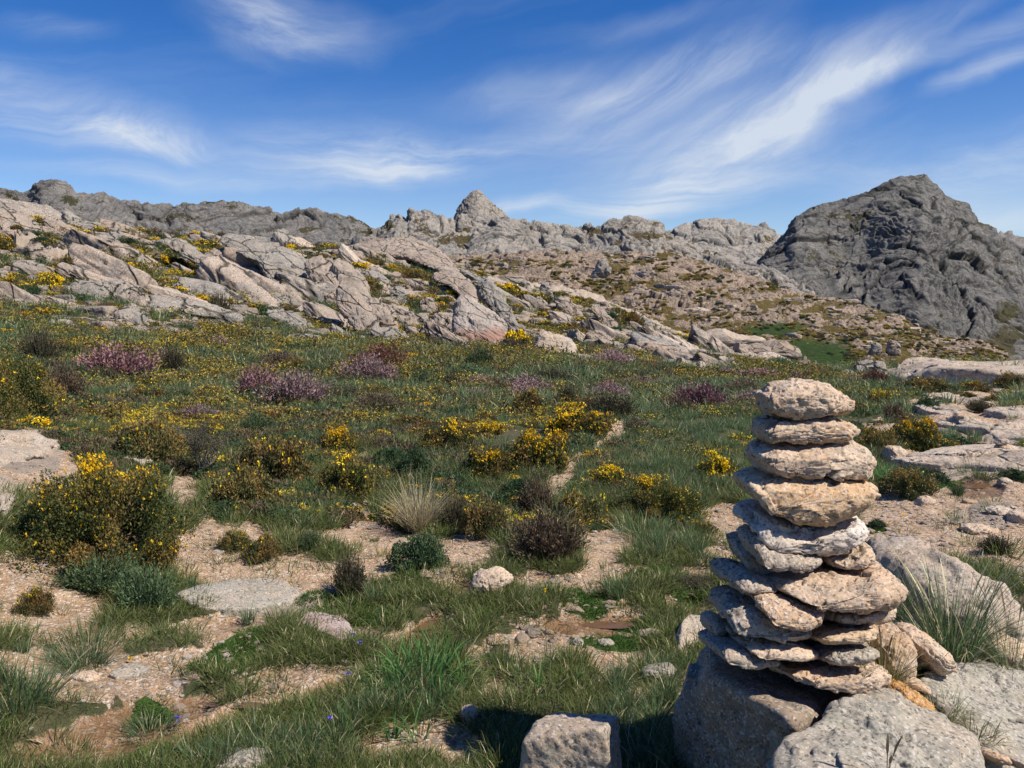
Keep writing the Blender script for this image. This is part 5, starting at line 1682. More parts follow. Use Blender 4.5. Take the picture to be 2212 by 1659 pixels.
# big and middling bushes, each one seen and named
SHRUBS = [
    ('flower', 22, 418, 968, 1262, 'large domed gorse with a yellow flowering crown in the left foreground'),
    ('flower', -170, 140, 756, 918, 'wide olive gorse at the left edge dotted with yellow flowers'),
    ('olive', 248, 400, 892, 1012, 'reddish olive cushion gorse left of the grey twiggy shrub'),
    ('olive', 448, 592, 1000, 1104, 'olive gorse with few flowers below the grey twiggy shrub'),
    ('olive', 505, 675, 935, 1058, 'broad olive brown gorse right of the grey twiggy shrub'),
    ('flower', 665, 822, 982, 1080, 'gorse with a bright yellow cap left of the blond tussock'),
    ('bright', 690, 778, 930, 984, 'small dark gorse with bright yellow top above the bright capped gorse'),
    ('flower', 905, 1020, 918, 984, 'round orange green gorse rimmed with yellow left of the path'),
    ('bright', 1040, 1086, 918, 948, 'small yellow speckled gorse right of the round rimmed one'),
    ('flower', 990, 1130, 968, 1040, 'gorse with dense yellow blossom left of the pale path'),
    ('bright', 1090, 1245, 945, 1025, 'long gorse touching the path, its top all yellow'),
    ('bright', 1186, 1332, 886, 950, 'yellow covered gorse farthest up along the path'),
    ('bright', 1262, 1362, 1012, 1058, 'low sparse yellow gorse just right of the path'),
    ('flower', 1332, 1524, 1034, 1135, 'big dark gorse with yellow crown left of the cairn'),
    ('bright', 1500, 1604, 968, 1048, 'light yellow gorse directly left of the cairn'),
    ('olive', 1190, 1312, 1052, 1138, 'olive brown gorse at the lower end of the path'),
    ('olive', 990, 1105, 1095, 1172, 'yellowish olive bush above the small gravel bank'),
    ('heath', 1092, 1275, 1105, 1235, 'largest dark brown heath bush in the centre foreground', 'heath_bush'),
    ('heath', 1100, 1215, 1035, 1125, 'brown heath behind the largest dark brown heath', 'heath_bush'),
    ('dark', 945, 1030, 1040, 1150, 'blackish heath right of the blond tussock', 'heath_bush'),
    ('green', 838, 972, 1168, 1242, 'dark green low bush below the blond tussock', 'low_bush'),
    ('dark', 698, 812, 1200, 1302, 'very dark bush left of the little pool', 'heath_bush'),
    ('needle', 635, 706, 1148, 1202, 'small soft green bush left of centre on sand', 'low_bush'),
    ('green', 840, 945, 958, 1040, 'grey green leafy shrub between the flowering gorses', 'low_bush'),
    ('green', 800, 880, 970, 1020, 'pale green shrub beside the bright capped gorse', 'low_bush'),
    ('green', 1085, 1165, 1035, 1085, 'blue green creeping shrub left of the path', 'low_bush'),
    ('dull', 468, 545, 1140, 1200, 'sparse olive scrub on the sandy bank', 'low_bush'),
    ('olive', 520, 612, 1142, 1225, 'rust orange low bush on the sandy bank', 'low_bush'),
    ('needle', 128, 300, 1200, 1310, 'dark green juniper spreading at the foot of the large domed gorse', 'juniper'),
    ('needle', 240, 392, 1228, 1345, 'second dark green juniper, lower right of the large domed gorse', 'juniper'),
    ('dull', 30, 120, 1255, 1340, 'dry olive scrub on the gravel bank at left', 'low_bush'),
    ('needle', 395, 430, 1250, 1285, 'small brownish twig tuft at the corner of the flat grey slab', 'low_bush'),
    ('dark', 1440, 1560, 1245, 1290, 'low dark green mat left of the cairn foot', 'low_bush'),
    # heather
    ('purple', 172, 316, 748, 832, 'purple heather in bloom on the left of the meadow', 'heather'),
    ('heath', 96, 178, 790, 862, 'dull brown heather under the left purple one', 'heather'),
    ('purple', 505, 610, 795, 872, 'purple heather left half of the pair in mid meadow', 'heather'),
    ('pink', 585, 698, 808, 886, 'pale pinkish heather right half of the pair in mid meadow', 'heather'),
    ('pink', 748, 842, 770, 838, 'pale dry heather in front of the rusty one', 'heather'),
    ('rusty', 778, 870, 745, 800, 'rust red heather standing behind the pale dry one', 'heather'),
    ('rusty', 1048, 1092, 793, 812, 'small round red heather under the dark shrub in the meadow', 'heather'),
    ('pink', 1080, 1185, 812, 864, 'brownish pink heather in the middle of the meadow', 'heather'),
    ('purple', 1340, 1422, 814, 846, 'dark purple heather near the far edge of the meadow', 'heather'),
    ('purple', 1468, 1566, 828, 892, 'vivid purple heather left of the cairn top', 'heather'),
    ('pink', 1588, 1668, 844, 884, 'lilac heather touching the left side of the capstone', 'heather'),
    ('purple', 1572, 1700, 798, 836, 'wide purple heather behind the cairn', 'heather'),
    ('rusty', 1733, 1800, 798, 828, 'crimson heather right behind the top of the cairn', 'heather'),
    ('pink', 1700, 1745, 802, 838, 'faded heather behind the left end of the capstone', 'heather'),
    ('rusty', 1862, 1916, 800, 836, 'reddish brown heather in front of the grey blocks', 'heather'),
    ('pink', 1815, 1862, 808, 832, 'small greyish heather right of the capstone', 'heather'),
    ('heath', 1560, 1660, 820, 858, 'brown heath between the two purple heathers behind the cairn', 'heath_bush'),
    ('heath', 1905, 1955, 868, 912, 'brown upright heath right of the cairn top', 'heath_bush'),
    ('heath', 1830, 1866, 862, 895, 'brown heath peeping from behind the second cairn stone', 'heath_bush'),
    ('heath', 1225, 1320, 856, 892, 'grey brown dry heath behind the yellow gorse by the path', 'heath_bush'),
    # dark bushes of the meadow
    ('dark', 38, 132, 706, 792, 'tall blackish bush at the left end of the meadow', 'dark_bush'),
    ('needle', 128, 190, 760, 830, 'green bush between the blackish bush and purple heather', 'dark_bush'),
    ('dark', 340, 408, 752, 812, 'dark bush right of the left purple heather', 'dark_bush'),
    ('needle', 625, 722, 782, 822, 'light green broom left of the rusty heather', 'broom_bush'),
    ('needle', 876, 945, 798, 842, 'yellow green broom in the middle of the meadow', 'broom_bush'),
    ('dark', 945, 1010, 806, 848, 'darker broom right of the yellow green one', 'broom_bush'),
    ('needle', 1003, 1074, 750, 802, 'tall grey green bush near the red faced rock', 'broom_bush'),
    ('dark', 1190, 1262, 832, 884, 'black green bush in mid meadow above the path', 'dark_bush'),
    ('dull', 1100, 1180, 850, 898, 'light olive gorse beside the black green bush'),
    ('needle', 1650, 1720, 770, 800, 'grey green shrub at the far meadow edge', 'broom_bush'),
    # right side
    ('dull', 1850, 1935, 890, 982, 'brown olive gorse emerging right behind the cairn'),
    ('flower', 1905, 2032, 898, 978, 'wide gorse with yellow patches right of the cairn'),
    ('olive', 1895, 2022, 1018, 1078, 'low reddish gorse on the right below the whaleback slab'),
    ('dark', 2080, 2148, 862, 892, 'round dark shrub alone on the pale right hand slabs', 'dark_bush'),
    ('dark', 2112, 2188, 1158, 1206, 'round dark green bush alone on the right hand sand', 'dark_bush'),
    ('olive', 1935, 2060, 820, 858, 'green brown scrub in front of the slab crest', 'low_bush'),
    ('dull', 2060, 2140, 826, 850, 'flat brown scrub under the slab crest at right', 'low_bush'),
    ('olive', 2140, 2230, 810, 840, 'brown scrub with yellow specks at the right edge', 'low_bush'),
    ('green', 1975, 2030, 862, 890, 'small green scrub among the pale slabs', 'low_bush'),
    ('dull', 2148, 2200, 846, 866, 'small brown dome of scrub near the right edge', 'low_bush'),
    ('needle', 2052, 2086, 1045, 1075, 'green tufty bush left of the puddle', 'low_bush'),
    ('green', 1870, 1920, 1125, 1145, 'tiny green mat on the sand right of the cairn', 'low_bush'),
    ('dull', 1872, 1925, 845, 880, 'greenish scrub right of the capstone', 'low_bush'),
    # skyline and slope gorse that stands out
    ('flower', -25, 34, 496, 548, 'round yellow dotted gorse at the upper left edge of the slope'),
    ('olive', -5, 38, 441, 464, 'small gorse on the skyline at the upper left corner'),
    ('dull', 60, 98, 468, 492, 'gorse tuft on the layered crag'),
    ('dull', 196, 242, 494, 514, 'yellowish gorse on the ridge top left of the dome'),
    ('bright', 70, 140, 598, 638, 'yellow gorse left of the split boulder'),
    ('bright', 75, 112, 500, 560, 'narrow gorse growing up the layered crag') if False else ('dull', 112, 190, 560, 600, 'brown green gorse above the split boulder'),
    ('bright', 14, 80, 678, 700, 'flat bright yellow gorse at the left meadow edge'),
    ('dull', 752, 820, 592, 640, 'large yellow green gorse under the pale hump'),
    ('dull', 664, 700, 566, 586, 'small gorse on the huge pale slab'),
    ('bright', 428, 470, 654, 690, 'orange yellow gorse at the slope foot left of centre'),
    ('dark', 440, 505, 630, 690, 'dark scrub behind the orange yellow gorse', 'dark_bush'),
    ('dull', 850, 920, 585, 615, 'gorse strip on the terrace of the pale hump'),
    ('dull', 940, 985, 572, 594, 'gorse on the right end of the pale hump'),
    ('bright', 1085, 1150, 722, 760, 'bright green and yellow gorse between red faced rock and isolated boulder'),
    ('dull', 1325, 1400, 672, 720, 'mass of yellow gorse low on the second ridge'),
]
for s_ in SHRUBS:
    nm = s_[6] if len(s_) > 6 else 'gorse_bush'
    shrub(s_[0], s_[1], s_[2], s_[3], s_[4], s_[5], nm, nm.replace('_', ' '), None)

# copies over the slope, the meadow edge and the far hillside
SC_NAMES = dict(dull=('one of many olive brown gorse cushions with dull yellow tops among the near slope slabs', 'gorse cushions among the slabs', 'gorse_bush'),
                flower=('yellow flowered gorse cushion, one of many on the near slope', 'yellow gorse cushions on the near slope', 'gorse_bush'),
                green=('dark green scrub, one of many between the slabs of the near slope', 'green scrub between the slabs', 'low_bush'),
                heath=('brown heath tuft, one of many on the near slope', 'brown heath tufts on the near slope', 'heath_bush'))
x, y, M, r = sample_terrain(5000, 18, 112, 15)
ok = np.nonzero((M['vy'] < 760) & (M['vx'] > -200) & (M['vx'] < 1750) & (M['rock'] < 1.01))[0]
w = np.where(M['rock'][ok] > .5, .28, 1.) * np.where(M['vy'][ok] > 690, .35, 1)
ok = ok[r.uniform(0, 1, len(ok)) < w][:300]
Z = height(x[ok], y[ok], True)
for i, k in enumerate(ok):
    kind = ['dull', 'dull', 'flower', 'green', 'heath', 'green'][r.integers(6)]
    s = y[k] / 60 * r.uniform(.4, 1.15)
    lab, grp, nm = SC_NAMES[kind]
    plant(kind, 'C', int(r.integers(2)), float(x[k]), float(y[k]), float(Z[i]) - .05, s * 1.3, s, s * r.uniform(.8, 1.1), r.uniform(0, 6.28), lab, nm, nm.replace('_', ' '), grp, False)
# shrubs standing about the meadow
x, y, M, r = sample_terrain(4000, 7.5, 42, 35)
fld = patches(M['vx'], M['vy'], [(250, 830, 520, 110, 0, 1), (700, 900, 500, 110, 0, .6), (1050, 820, 600, 60, 0, .6), (1350, 850, 300, 60, 0, .5)])
ok = np.nonzero((M['vy'] < 960) & (M['vy'] > 735) & (M['rock'] < .3) & (M['sand'] < .2) & (M['vx'] < 1640) & (M['vx'] > -120) & (r.uniform(0, 1, len(x)) < fld * .5))[0][:150]
Z = height(x[ok], y[ok], False)
MK = dict(olive=('one of many low olive gorse mounds dotted about the meadow', 'olive gorse mounds of the meadow', 'gorse_bush'),
          dull=('one of many olive mounds with faded yellow flowers dotted about the meadow', 'faded gorse mounds of the meadow', 'gorse_bush'),
          dark=('one of many blackish green heath bushes dotted about the meadow', 'blackish heath bushes of the meadow', 'heath_bush'),
          heath=('one of many brown heath bushes dotted about the meadow', 'brown heath bushes of the meadow', 'heath_bush'),
          needle=('one of many soft green broom bushes dotted about the meadow', 'green broom bushes of the meadow', 'broom_bush'),
          pink=('one of many faded pinkish heathers dotted about the meadow', 'faded heathers of the meadow', 'heather'))
for i, k in enumerate(ok):
    kind = ['olive', 'dull', 'dark', 'heath', 'needle', 'pink', 'olive', 'dark'][r.integers(8)]
    s = r.uniform(.16, .40) * (y[k] / 12)**.75
    lab, grp, nm = MK[kind]
    plant(kind, 'B' if s / y[k] * 788 > 15 else 'C', int(r.integers(2)), float(x[k]), float(y[k]), float(Z[i]) - .05 * s, s * r.uniform(1, 1.6), s, s * r.uniform(.7, 1.1), r.uniform(0, 6.28), lab, nm, nm.replace('_', ' '), grp, False)
# scrub along the far side of the meadow and between the right hand slabs
x, y, M, r = sample_terrain(6000, 11, 70, 25)
ok = np.nonzero((M['vy'] > 770) & (M['vy'] < 1010) & (M['rock'] < .3) & (M['sand'] < .3) & ((M['vx'] > 1830) | (M['vy'] < 840)) & (M['vx'] > 650) & (M['vx'] < 2400))[0][:110]
Z = height(x[ok], y[ok], False)
for i, k in enumerate(ok):
    kind = ['dull', 'olive', 'heath', 'green', 'dull', 'pink'][r.integers(6)]
    s = r.uniform(.16, .42) * (y[k] / 20)**.6
    plant(kind, 'C', int(r.integers(2)), float(x[k]), float(y[k]), float(Z[i]) - .02, s * 1.4, s, s * .8, r.uniform(0, 6.28),
          'one of many low scrub tufts along the far and right edges of the meadow', 'low_scrub', 'low bush', 'low scrub at the meadow edges', False)

# the bare grey shrub


def bare_shrub(cx, yb, hgt_px, label):
    x, y, z = hit(cx, yb)
    H = hgt_px / F * y
    r = np.random.default_rng(77)
    tw = []
    tips = []

    def limb(p, d, ln, w, lev):
        n = 6
        pts = [p]
        for i in range(n):
            d = d + r.normal(0, .12, 3)
            d[2] += .03
            d /= np.linalg.norm(d)
            p = p + d * ln / n
            pts.append(p)
        pts = np.array(pts)
        ws = np.linspace(w, w * .55, n + 1)[:, None]
        for a in (perp(r, d[None])[0],):
            b = np.cross(a, d)
            ring = [pts + a * ws, pts + b * ws, pts - a * ws, pts - b * ws]
            V = np.stack(ring, 1).reshape(-1, 3)
            j = np.arange(n)[:, None] * 4
            F_ = np.concatenate([np.stack([j[:, 0] + k, j[:, 0] + (k + 1) % 4, j[:, 0] + 4 + (k + 1) % 4, j[:, 0] + 4 + k], 1) for k in range(4)])
            tw.append((V, F_, r.uniform(.5, 1, len(V)), 0))
        if lev < 4:
            for k in range(3 if lev < 3 else 4):
                i = r.integers(2, n + 1)
                limb(pts[i], d + r.normal(0, .42, 3), ln * .62, w * .5, lev + 1)
        else:
            tips.append(pts[-1])
            tips.append(pts[3])
    for k in range(7):
        a = r.uniform(0, 6.28)
        limb(np.zeros(3), np.array([math.cos(a) * .38, math.sin(a) * .38, 1.]), H * .52, H * .016, 1)
    V, Fc, T, _ = join(tw)
    root = bpy.data.objects.new('twiggy_shrub', None)
    C.objects.link(root)
    root.location = (x, y + .1, z - .01)
    tag(root, label, 'shrub')
    o = mesh_np('branches', V, Fc, L_TWIG, True, dict(tint=T), parent=root)
    tp = np.array(tips)
    P = np.repeat(tp, 7, 0) + r.normal(0, H * .035, (len(tp) * 7, 3))
    U = rand_dirs(r, len(P), .8)
    Vl, Fl = quads(P, U, perp(r, U), np.full(len(P), .010), np.full(len(P), .003))
    mesh_np('foliage', Vl, Fl, L_DARK, False, dict(tint=np.repeat(r.uniform(.3, 1, len(P)), 4)), parent=root)


bare_shrub(430, 1036, 125, 'grey twiggy shrub with bare pale stems on the left bank')

# ------------------------------------------------------------------ grass
G_BLUE = leafmat('meadow_grass', [(.030, .060, .026), (.050, .088, .036), (.080, .115, .052), (.13, .145, .075)], .4, .5, gain=1.7)
G_TURF = leafmat('short_turf', [(.034, .058, .014), (.060, .088, .022), (.092, .110, .034), (.16, .145, .065)], .4, .6, gain=1.55)
G_STRAW = leafmat('straw', [(.30, .26, .14), (.48, .42, .25), (.64, .57, .37)], .3, .6)
G_STRAP = leafmat('asphodel_leaves', [(.030, .085, .030), (.045, .12, .035), (.075, .16, .045), (.15, .22, .06)], .4, .4, gain=1.4)
G_MOSSY = leafmat('moss_shoots', [(.025, .065, .010), (.045, .10, .015), (.075, .14, .025)], .3, .7)


def blades(r, n, L, w, lean, spread, seg=4, curl=.8, lvar=.4, droop=0.):
    """ribbon blades fanning from a small foot; returns vertices, faces, tint"""
    a = r.uniform(0, 2 * math.pi, n)
    b = a + r.normal(0, .5, n)
    rr = spread * np.sqrt(r.uniform(0, 1, n))
    ln = L * (1 + lvar * r.normal(size=n)).clip(.35, 1.7)
    le = lean * r.uniform(.1, 1.2, n)
    t = np.linspace(0, 1, seg + 1)
    out = ln[:, None] * (np.sin(le)[:, None] * t + curl * np.sin(le)[:, None] * t**2 * .6)
    up = ln[:, None] * (np.cos(le)[:, None] * t - (curl * .35 * le[:, None] + droop) * t**3)
    X = (rr * np.cos(a))[:, None] + np.cos(b)[:, None] * out
    Y = (rr * np.sin(a))[:, None] + np.sin(b)[:, None] * out
    P = np.stack([X, Y, up], 2)
    wd = w * r.uniform(.6, 1.3, n)[:, None] * (1 - t**2.2)[None].clip(.05, 1) * (1 - .25 * (1 - t))[None]
    th = r.uniform(0, math.pi, n)
    S = np.stack([np.cos(th), np.sin(th), 0 * th], 1)[:, None] * wd[..., None] * .5
    V = np.stack([P - S, P + S], 2)                      # n, seg+1, 2, 3
    base = (np.arange(n) * (seg + 1) * 2)[:, None] + (np.arange(seg) * 2)[None]
    F4 = np.stack([base, base + 1, base + 3, base + 2], 2).reshape(-1, 4)
    tint = np.clip(r.uniform(0, .7, n)[:, None] + .35 * t[None], 0, 1)
    return V.reshape(-1, 3), F4, np.repeat(tint.ravel(), 2)


def tuft_proto(name, seed, mat, *a, straw=0, **k):
    r = np.random.default_rng(seed)
    V, F4, T = blades(r, *a, **k)
    parts = [(V, F4, T, 0)]
    if straw:
        b = list(a)
        b[0] = straw
        b[1] *= 1.1
        v2, f2, t2 = blades(r, *b, **k)
        parts.append((v2, f2, t2, 1))
    V, F4, T, Mi = join(parts)
    return mesh_np(name, V, F4, None, False, dict(tint=T), parent=False, mats=[mat, G_STRAW], midx=Mi)


def scatter(name, pts, scl, rot, idx, protos, label=None):
    """ground cover: one object whose points carry copies of the prototypes"""
    me = bpy.data.meshes.new(name)
    n = len(pts)
    me.vertices.add(n)
    me.vertices.foreach_set('co', np.asarray(pts, np.float32).ravel())
    for a, d, t in (('scl', scl, 'FLOAT'), ('rotz', rot, 'FLOAT'), ('idx', idx, 'INT')):
        at = me.attributes.new(a, t, 'POINT')
        at.data.foreach_set('value', np.asarray(d, np.float32 if t == 'FLOAT' else np.int32))
    o = bpy.data.objects.new(name, me)
    C.objects.link(o)
    ng = bpy.data.node_groups.new(name, 'GeometryNodeTree')
    ng.interface.new_socket('Geometry', in_out='INPUT', socket_type='NodeSocketGeometry')
    ng.interface.new_socket('Geometry', in_out='OUTPUT', socket_type='NodeSocketGeometry')
    N, L = ng.nodes, ng.links.new
    gi, go = N.new('NodeGroupInput'), N.new('NodeGroupOutput')
    jn = N.new('GeometryNodeJoinGeometry')
    for p in reversed(protos):
        oi = N.new('GeometryNodeObjectInfo')
        oi.inputs['Object'].default_value = p
        oi.inputs['As Instance'].default_value = True
        L(oi.outputs['Geometry'], jn.inputs[0])

    def named(a, t):
        q = N.new('GeometryNodeInputNamedAttribute')
        q.data_type = t
        q.inputs['Name'].default_value = a
        return q.outputs['Attribute']
    ip = N.new('GeometryNodeInstanceOnPoints')
    L(gi.outputs[0], ip.inputs['Points'])
    L(jn.outputs[0], ip.inputs['Instance'])
    ip.inputs['Pick Instance'].default_value = True
    L(named('idx', 'INT'), ip.inputs['Instance Index'])
    cx = N.new('ShaderNodeCombineXYZ')
    L(named('rotz', 'FLOAT'), cx.inputs[2])
    L(cx.outputs[0], ip.inputs['Rotation'])
    L(named('scl', 'FLOAT'), ip.inputs['Scale'])
    L(ip.outputs[0], go.inputs[0])
    md = o.modifiers.new('scatter', 'NODES')
    md.node_group = ng
    tag(o, label, None, None, 'stuff')
    return o


def cover(n, y0, y1, seed, s=.80, dens=0.):
    """random ground points, denser near the viewer"""
    r = np.random.default_rng(seed)
    u = r.uniform(0, 1, n)
    y = y0 * (y1 / y0)**u if dens == 0 else (y0**-dens + u * (y1**-dens - y0**-dens))**(-1 / dens)
    x = r.uniform(-1, 1, n) * (s * y + .9 * (y < 12))
    return x, y, masks(x, y), r


MEAD = [tuft_proto('grass_tuft', 300 + i, G_BLUE, 42, .17, .0085, .55, .06, straw=2) for i in range(4)]
TURF = [tuft_proto('turf_tuft', 310 + i, G_TURF, 40, .045, .0035, .9, .05, seg=3, straw=3) for i in range(4)]
FAR = [tuft_proto('far_tuft', 320 + i, G_BLUE, 30, .24, .022, .7, .16, seg=3, straw=2) for i in range(3)] + [tuft_proto('far_tuft', 330 + i, G_TURF, 30, .16, .024, .9, .18, seg=3, straw=3) for i in range(2)]

# short turf close by
x, y, M, r = cover(50000, 1.7, 9.5, 41, .82)
dry = fbm(np.stack([x, y, 0 * x], 1) * 1.3, 4, 55)
p = (1 - .97 * M['sand']) * (1 - .92 * M['rock']) * (1 - M['wet']) * np.clip(.66 + 1.1 * dry, .30, 1) * (1 - .6 * M['moss'])
k = r.uniform(0, 1, len(x)) < p
Z = height(x[k], y[k], True)
sc = r.uniform(.6, 1.5, k.sum()) * (y[k] / 3.2)**.45
scatter('short_turf', np.stack([x[k], y[k], Z - .004], 1), sc, r.uniform(0, 6.28, k.sum()), r.integers(0, 4, k.sum()), TURF, 'short olive turf growing between the sand patches')
# taller grass: foreground clumps and the meadow
x, y, M, r = cover(38000, 1.7, 17, 42, .82)
P3 = np.stack([x, y, 0 * x], 1)
cl = fbm(P3 * .9, 4, 61)
TALL = patches(M['vx'], M['vy'], [(660, 1640, 330, 50, -6, 1), (850, 1560, 170, 80, -20, .9), (1480, 1600, 220, 110, 0, 1.2), (1400, 1470, 160, 60, 0, .8), (60, 1450, 130, 70, 0, 1.1), (190, 1410, 80, 40, 0, 1),
                                  (1250, 1290, 120, 30, 0, .9), (1450, 1180, 110, 40, 0, .6), (1350, 1170, 240, 20, 0, .0), (780, 1260, 90, 40, 0, .7), (700, 1100, 110, 60, 0, .8), (880, 1080, 90, 50, 0, .7),
                                  (1430, 1000, 240, 110, 0, 1.2), (1250, 900, 160, 40, 0, .9), (950, 1020, 130, 40, 0, .9), (700, 900, 300, 60, 0, 1.1), (400, 860, 250, 60, 0, .9), (1880, 1010, 120, 30, 0, .9),
                                  (1900, 950, 300, 60, 0, .6), (1000, 870, 400, 60, 0, 1.), (1500, 900, 300, 70, 0, 1.1), (1120, 1450, 260, 60, 0, .45), (340, 1380, 60, 30, 0, .3), (1760, 1480, 300, 100, 0, .2)])
p = np.clip(TALL * .9 + .5 * cl * sst(1250, 1050, M['vy']) - .12, 0, 1) * (1 - .97 * M['sand']) * (1 - .96 * M['rock']) * (1 - M['wet'])
p *= np.where((M['vy'] > 1230) & (M['vx'] < 1620), np.clip(TALL * 1.1 - .25, .04, 1), 1)
k = r.uniform(0, 1, len(x)) < p
Z = height(x[k], y[k], True)
hs = np.where(y[k] < 4.2, .42, .52)
scatter('meadow_grass', np.stack([x[k], y[k], Z - .006], 1), r.uniform(.55, 1.25, k.sum()) * hs * (np.maximum(y[k], 6) / 6)**.35, r.uniform(0, 6.28, k.sum()), r.integers(0, 4, k.sum()), MEAD, 'blue green meadow grass')
# far meadow and slope
x, y, M, r = cover(42000, 12, 120, 43, .80)
p = (1 - M['rock']) * (1 - .95 * M['sand']) * np.where(M['vx'] > 1830, .5, 1)
k = r.uniform(0, 1, len(x)) < p
Z = height(x[k], y[k], True)
mix = fbm(np.stack([x, y, 0 * x], 1)[k] * .25, 4, 71) + .45 * sst(22, 60, y[k])
ix = np.where(mix + r.normal(0, .35, k.sum()) > .18, r.integers(3, 5, k.sum()), r.integers(0, 3, k.sum()))
scatter('far_grass', np.stack([x[k], y[k], Z - .02], 1), r.uniform(.5, 1.1, k.sum()) * (y[k] / 17)**.75, r.uniform(0, 6.28, k.sum()), ix, FAR, 'rough grass of the far meadow and slope')

# low scrub matting the meadow, and blocks and scrub too many to count on the near slope
SB = []
for kd in ('dull', 'olive', 'green', 'heath', 'bright'):
    for v in range(2):
        plant(kd, 'C', v, 0, 0, 0, 1, 1, 1, 0, 'x', 'meadow_shrub', 'x', None, False)
        ob = bpy.data.objects['meadow_shrub']
        C.objects.unlink(ob)
        ob.name = 'shrub_source'
        for k_ in ('label', 'category'):
            ob.pop(k_, None)
        SB.append(ob)
x, y, M, r = cover(22000, 5.2, 60, 48, .78)
u = fbm(np.stack([M['vx'] / 95, M['vy'] / 24, 0 * x], 1), 4, 99)
PATHM = np.clip(patches(M['vx'], M['vy'], [(1215, 1045, 70, 40, -40, 1.4), (1250, 1000, 50, 28, -45, 1.4), (1290, 967, 50, 20, -35, 1.4), (1330, 938, 44, 18, -40, 1.4), (1356, 905, 30, 14, -50, 1.4)]), 0, 1)
left = patches(M['vx'], M['vy'], [(330, 930, 420, 130, 0, 1), (640, 1030, 260, 120, 0, .9), (1050, 1060, 260, 90, 0, .7), (1150, 950, 260, 70, 0, .6), (300, 790, 520, 100, 0, .95), (1000, 830, 700, 90, 0, .8), (1950, 900, 260, 70, 0, .5)])
k = (r.uniform(0, 1, len(x)) < (1 - M['rock']) * (1 - M['sand']) * (1 - PATHM) * sst(.15, .6, .6 * left + .55 * u)) & (M['vy'] > 740)
k = np.nonzero(k)[0][:5200]
Z = height(x[k], y[k], False)
kinds = np.clip(np.floor(5 * (.5 + .45 * fbm(np.stack([x, y, 0 * x], 1)[k] * .5, 3, 101) + r.normal(0, .16, len(k)))), 0, 4).astype(int)
kinds = np.where((kinds == 4) & (r.uniform(0, 1, len(k)) < .90), 1, kinds)
sc = r.uniform(.09, .24, len(k)) * (y[k] / 9)**.55
scatter('meadow_scrub', np.stack([x[k], y[k], Z - sc * .30], 1), sc, r.uniform(0, 6.28, len(k)), kinds * 2 + r.integers(0, 2, len(k)), SB, 'mat of low olive and green scrub merging across the meadow')
x, y, M, r = cover(26000, 22, 118, 49, .78)
k = np.nonzero((r.uniform(0, 1, len(x)) < np.where(M['rock'] > .4, .62, .10)) & (M['vy'] < 800) & (M['vx'] < 1750) & (M['vy'] < np.interp(M['vx'], ROCKLINE[:, 0], ROCKLINE[:, 1]) + 14))[0][:7500]
Z = height(x[k], y[k], True)
SR = [bpy.data.objects.new('rubble_block', PROTO[i]) for i in (0, 1, 4, 5, 6, 9, 2)]
scatter('slope_rubble', np.stack([x[k], y[k], Z], 1), y[k] / 60 * .36 * np.exp(r.normal(0, .5, len(k))), r.normal(0, .5, len(k)), r.integers(0, 7, len(k)), SR, 'broken granite blocks littering the near slope')
x, y, M, r = cover(20000, 22, 118, 50, .78)
u = fbm(np.stack([M['vx'] / 50, M['vy'] / 16, 0 * x], 1), 4, 103)
k = np.nonzero((r.uniform(0, 1, len(x)) < sst(-.15, .4, u + .25 * (1 - M['rock']))) & (M['vy'] < 790) & (M['vx'] < 1750))[0][:5600]
Z = height(x[k], y[k], True)
scatter('slope_scrub', np.stack([x[k], y[k], Z - .03], 1), y[k] / 60 * r.uniform(.25, .8, len(k)), r.uniform(0, 6.28, len(k)), r.choice(10, len(k), p=[.2, .2, .12, .12, .1, .1, .06, .06, .02, .02]), SB, 'scrub filling the hollows between the slabs of the near slope')

# moss cushions
MS = []
for i in range(3):
    r = np.random.default_rng(340 + i)
    V, F4, T = blades(r, 120, .012, .004, 1.0, .055, seg=2)
    MS.append(mesh_np('moss_tuft', V, F4, G_MOSSY, False, dict(tint=T), parent=False))
x, y, M, r = cover(30000, 2.2, 9, 44, .75)
k = M['moss'] > r.uniform(.3, .7, len(x))
Z = height(x[k], y[k], True)
scatter('moss', np.stack([x[k], y[k], Z - .002], 1), r.uniform(.6, 1.5, k.sum()), r.uniform(0, 6.28, k.sum()), r.integers(0, 3, k.sum()), MS, 'bright green moss beside the wet sand')

# yellow flowers low in the meadow
YF = []
for i in range(4):
    r = np.random.default_rng(350 + i)
    n = 60
    hub = r.normal(0, .30, (5, 3)) * np.array([1.3, .5, 0])
    c = hub[r.integers(0, 5, n)] + r.normal(0, .10, (n, 3)) * np.array([1.4, .8, .0])
    c[:, 2] = r.uniform(.08, .2, n)
    U = rand_dirs(r, n, .6)
    Vf, Ff = quads(c, U, perp(r, U), r.uniform(.008, .017, n), r.uniform(.007, .012, n))
    m = 170
    g = r.normal(0, .40, (m, 3)) * np.array([1, .7, 0])
    g[:, 2] = r.uniform(.0, .22, m)
    Ug = rand_dirs(r, m, .6)
    Vg, Fg = quads(g, Ug, perp(r, Ug), r.uniform(.02, .05, m), r.uniform(.010, .02, m))
    V, F4, T, Mi = join([(Vf, Ff, np.repeat(r.uniform(0, 1, n), 4), 0), (Vg, Fg, np.repeat(r.uniform(0, 1, m), 4), 1)])
    YF.append(mesh_np('yellow_flowers', V, F4, None, False, dict(tint=T), parent=False, mats=[L_FLOWD if i % 2 else L_FLOW, L_GORSE], midx=Mi))
x, y, M, r = cover(15000, 7.5, 95, 45, .75)
u = fbm(np.stack([M['vx'] / 55, M['vy'] / 11, 0 * x], 1), 4, 81)
band = sst(960, 870, M['vy']) * (.30 + .75 * sst(860, 770, M['vy']))
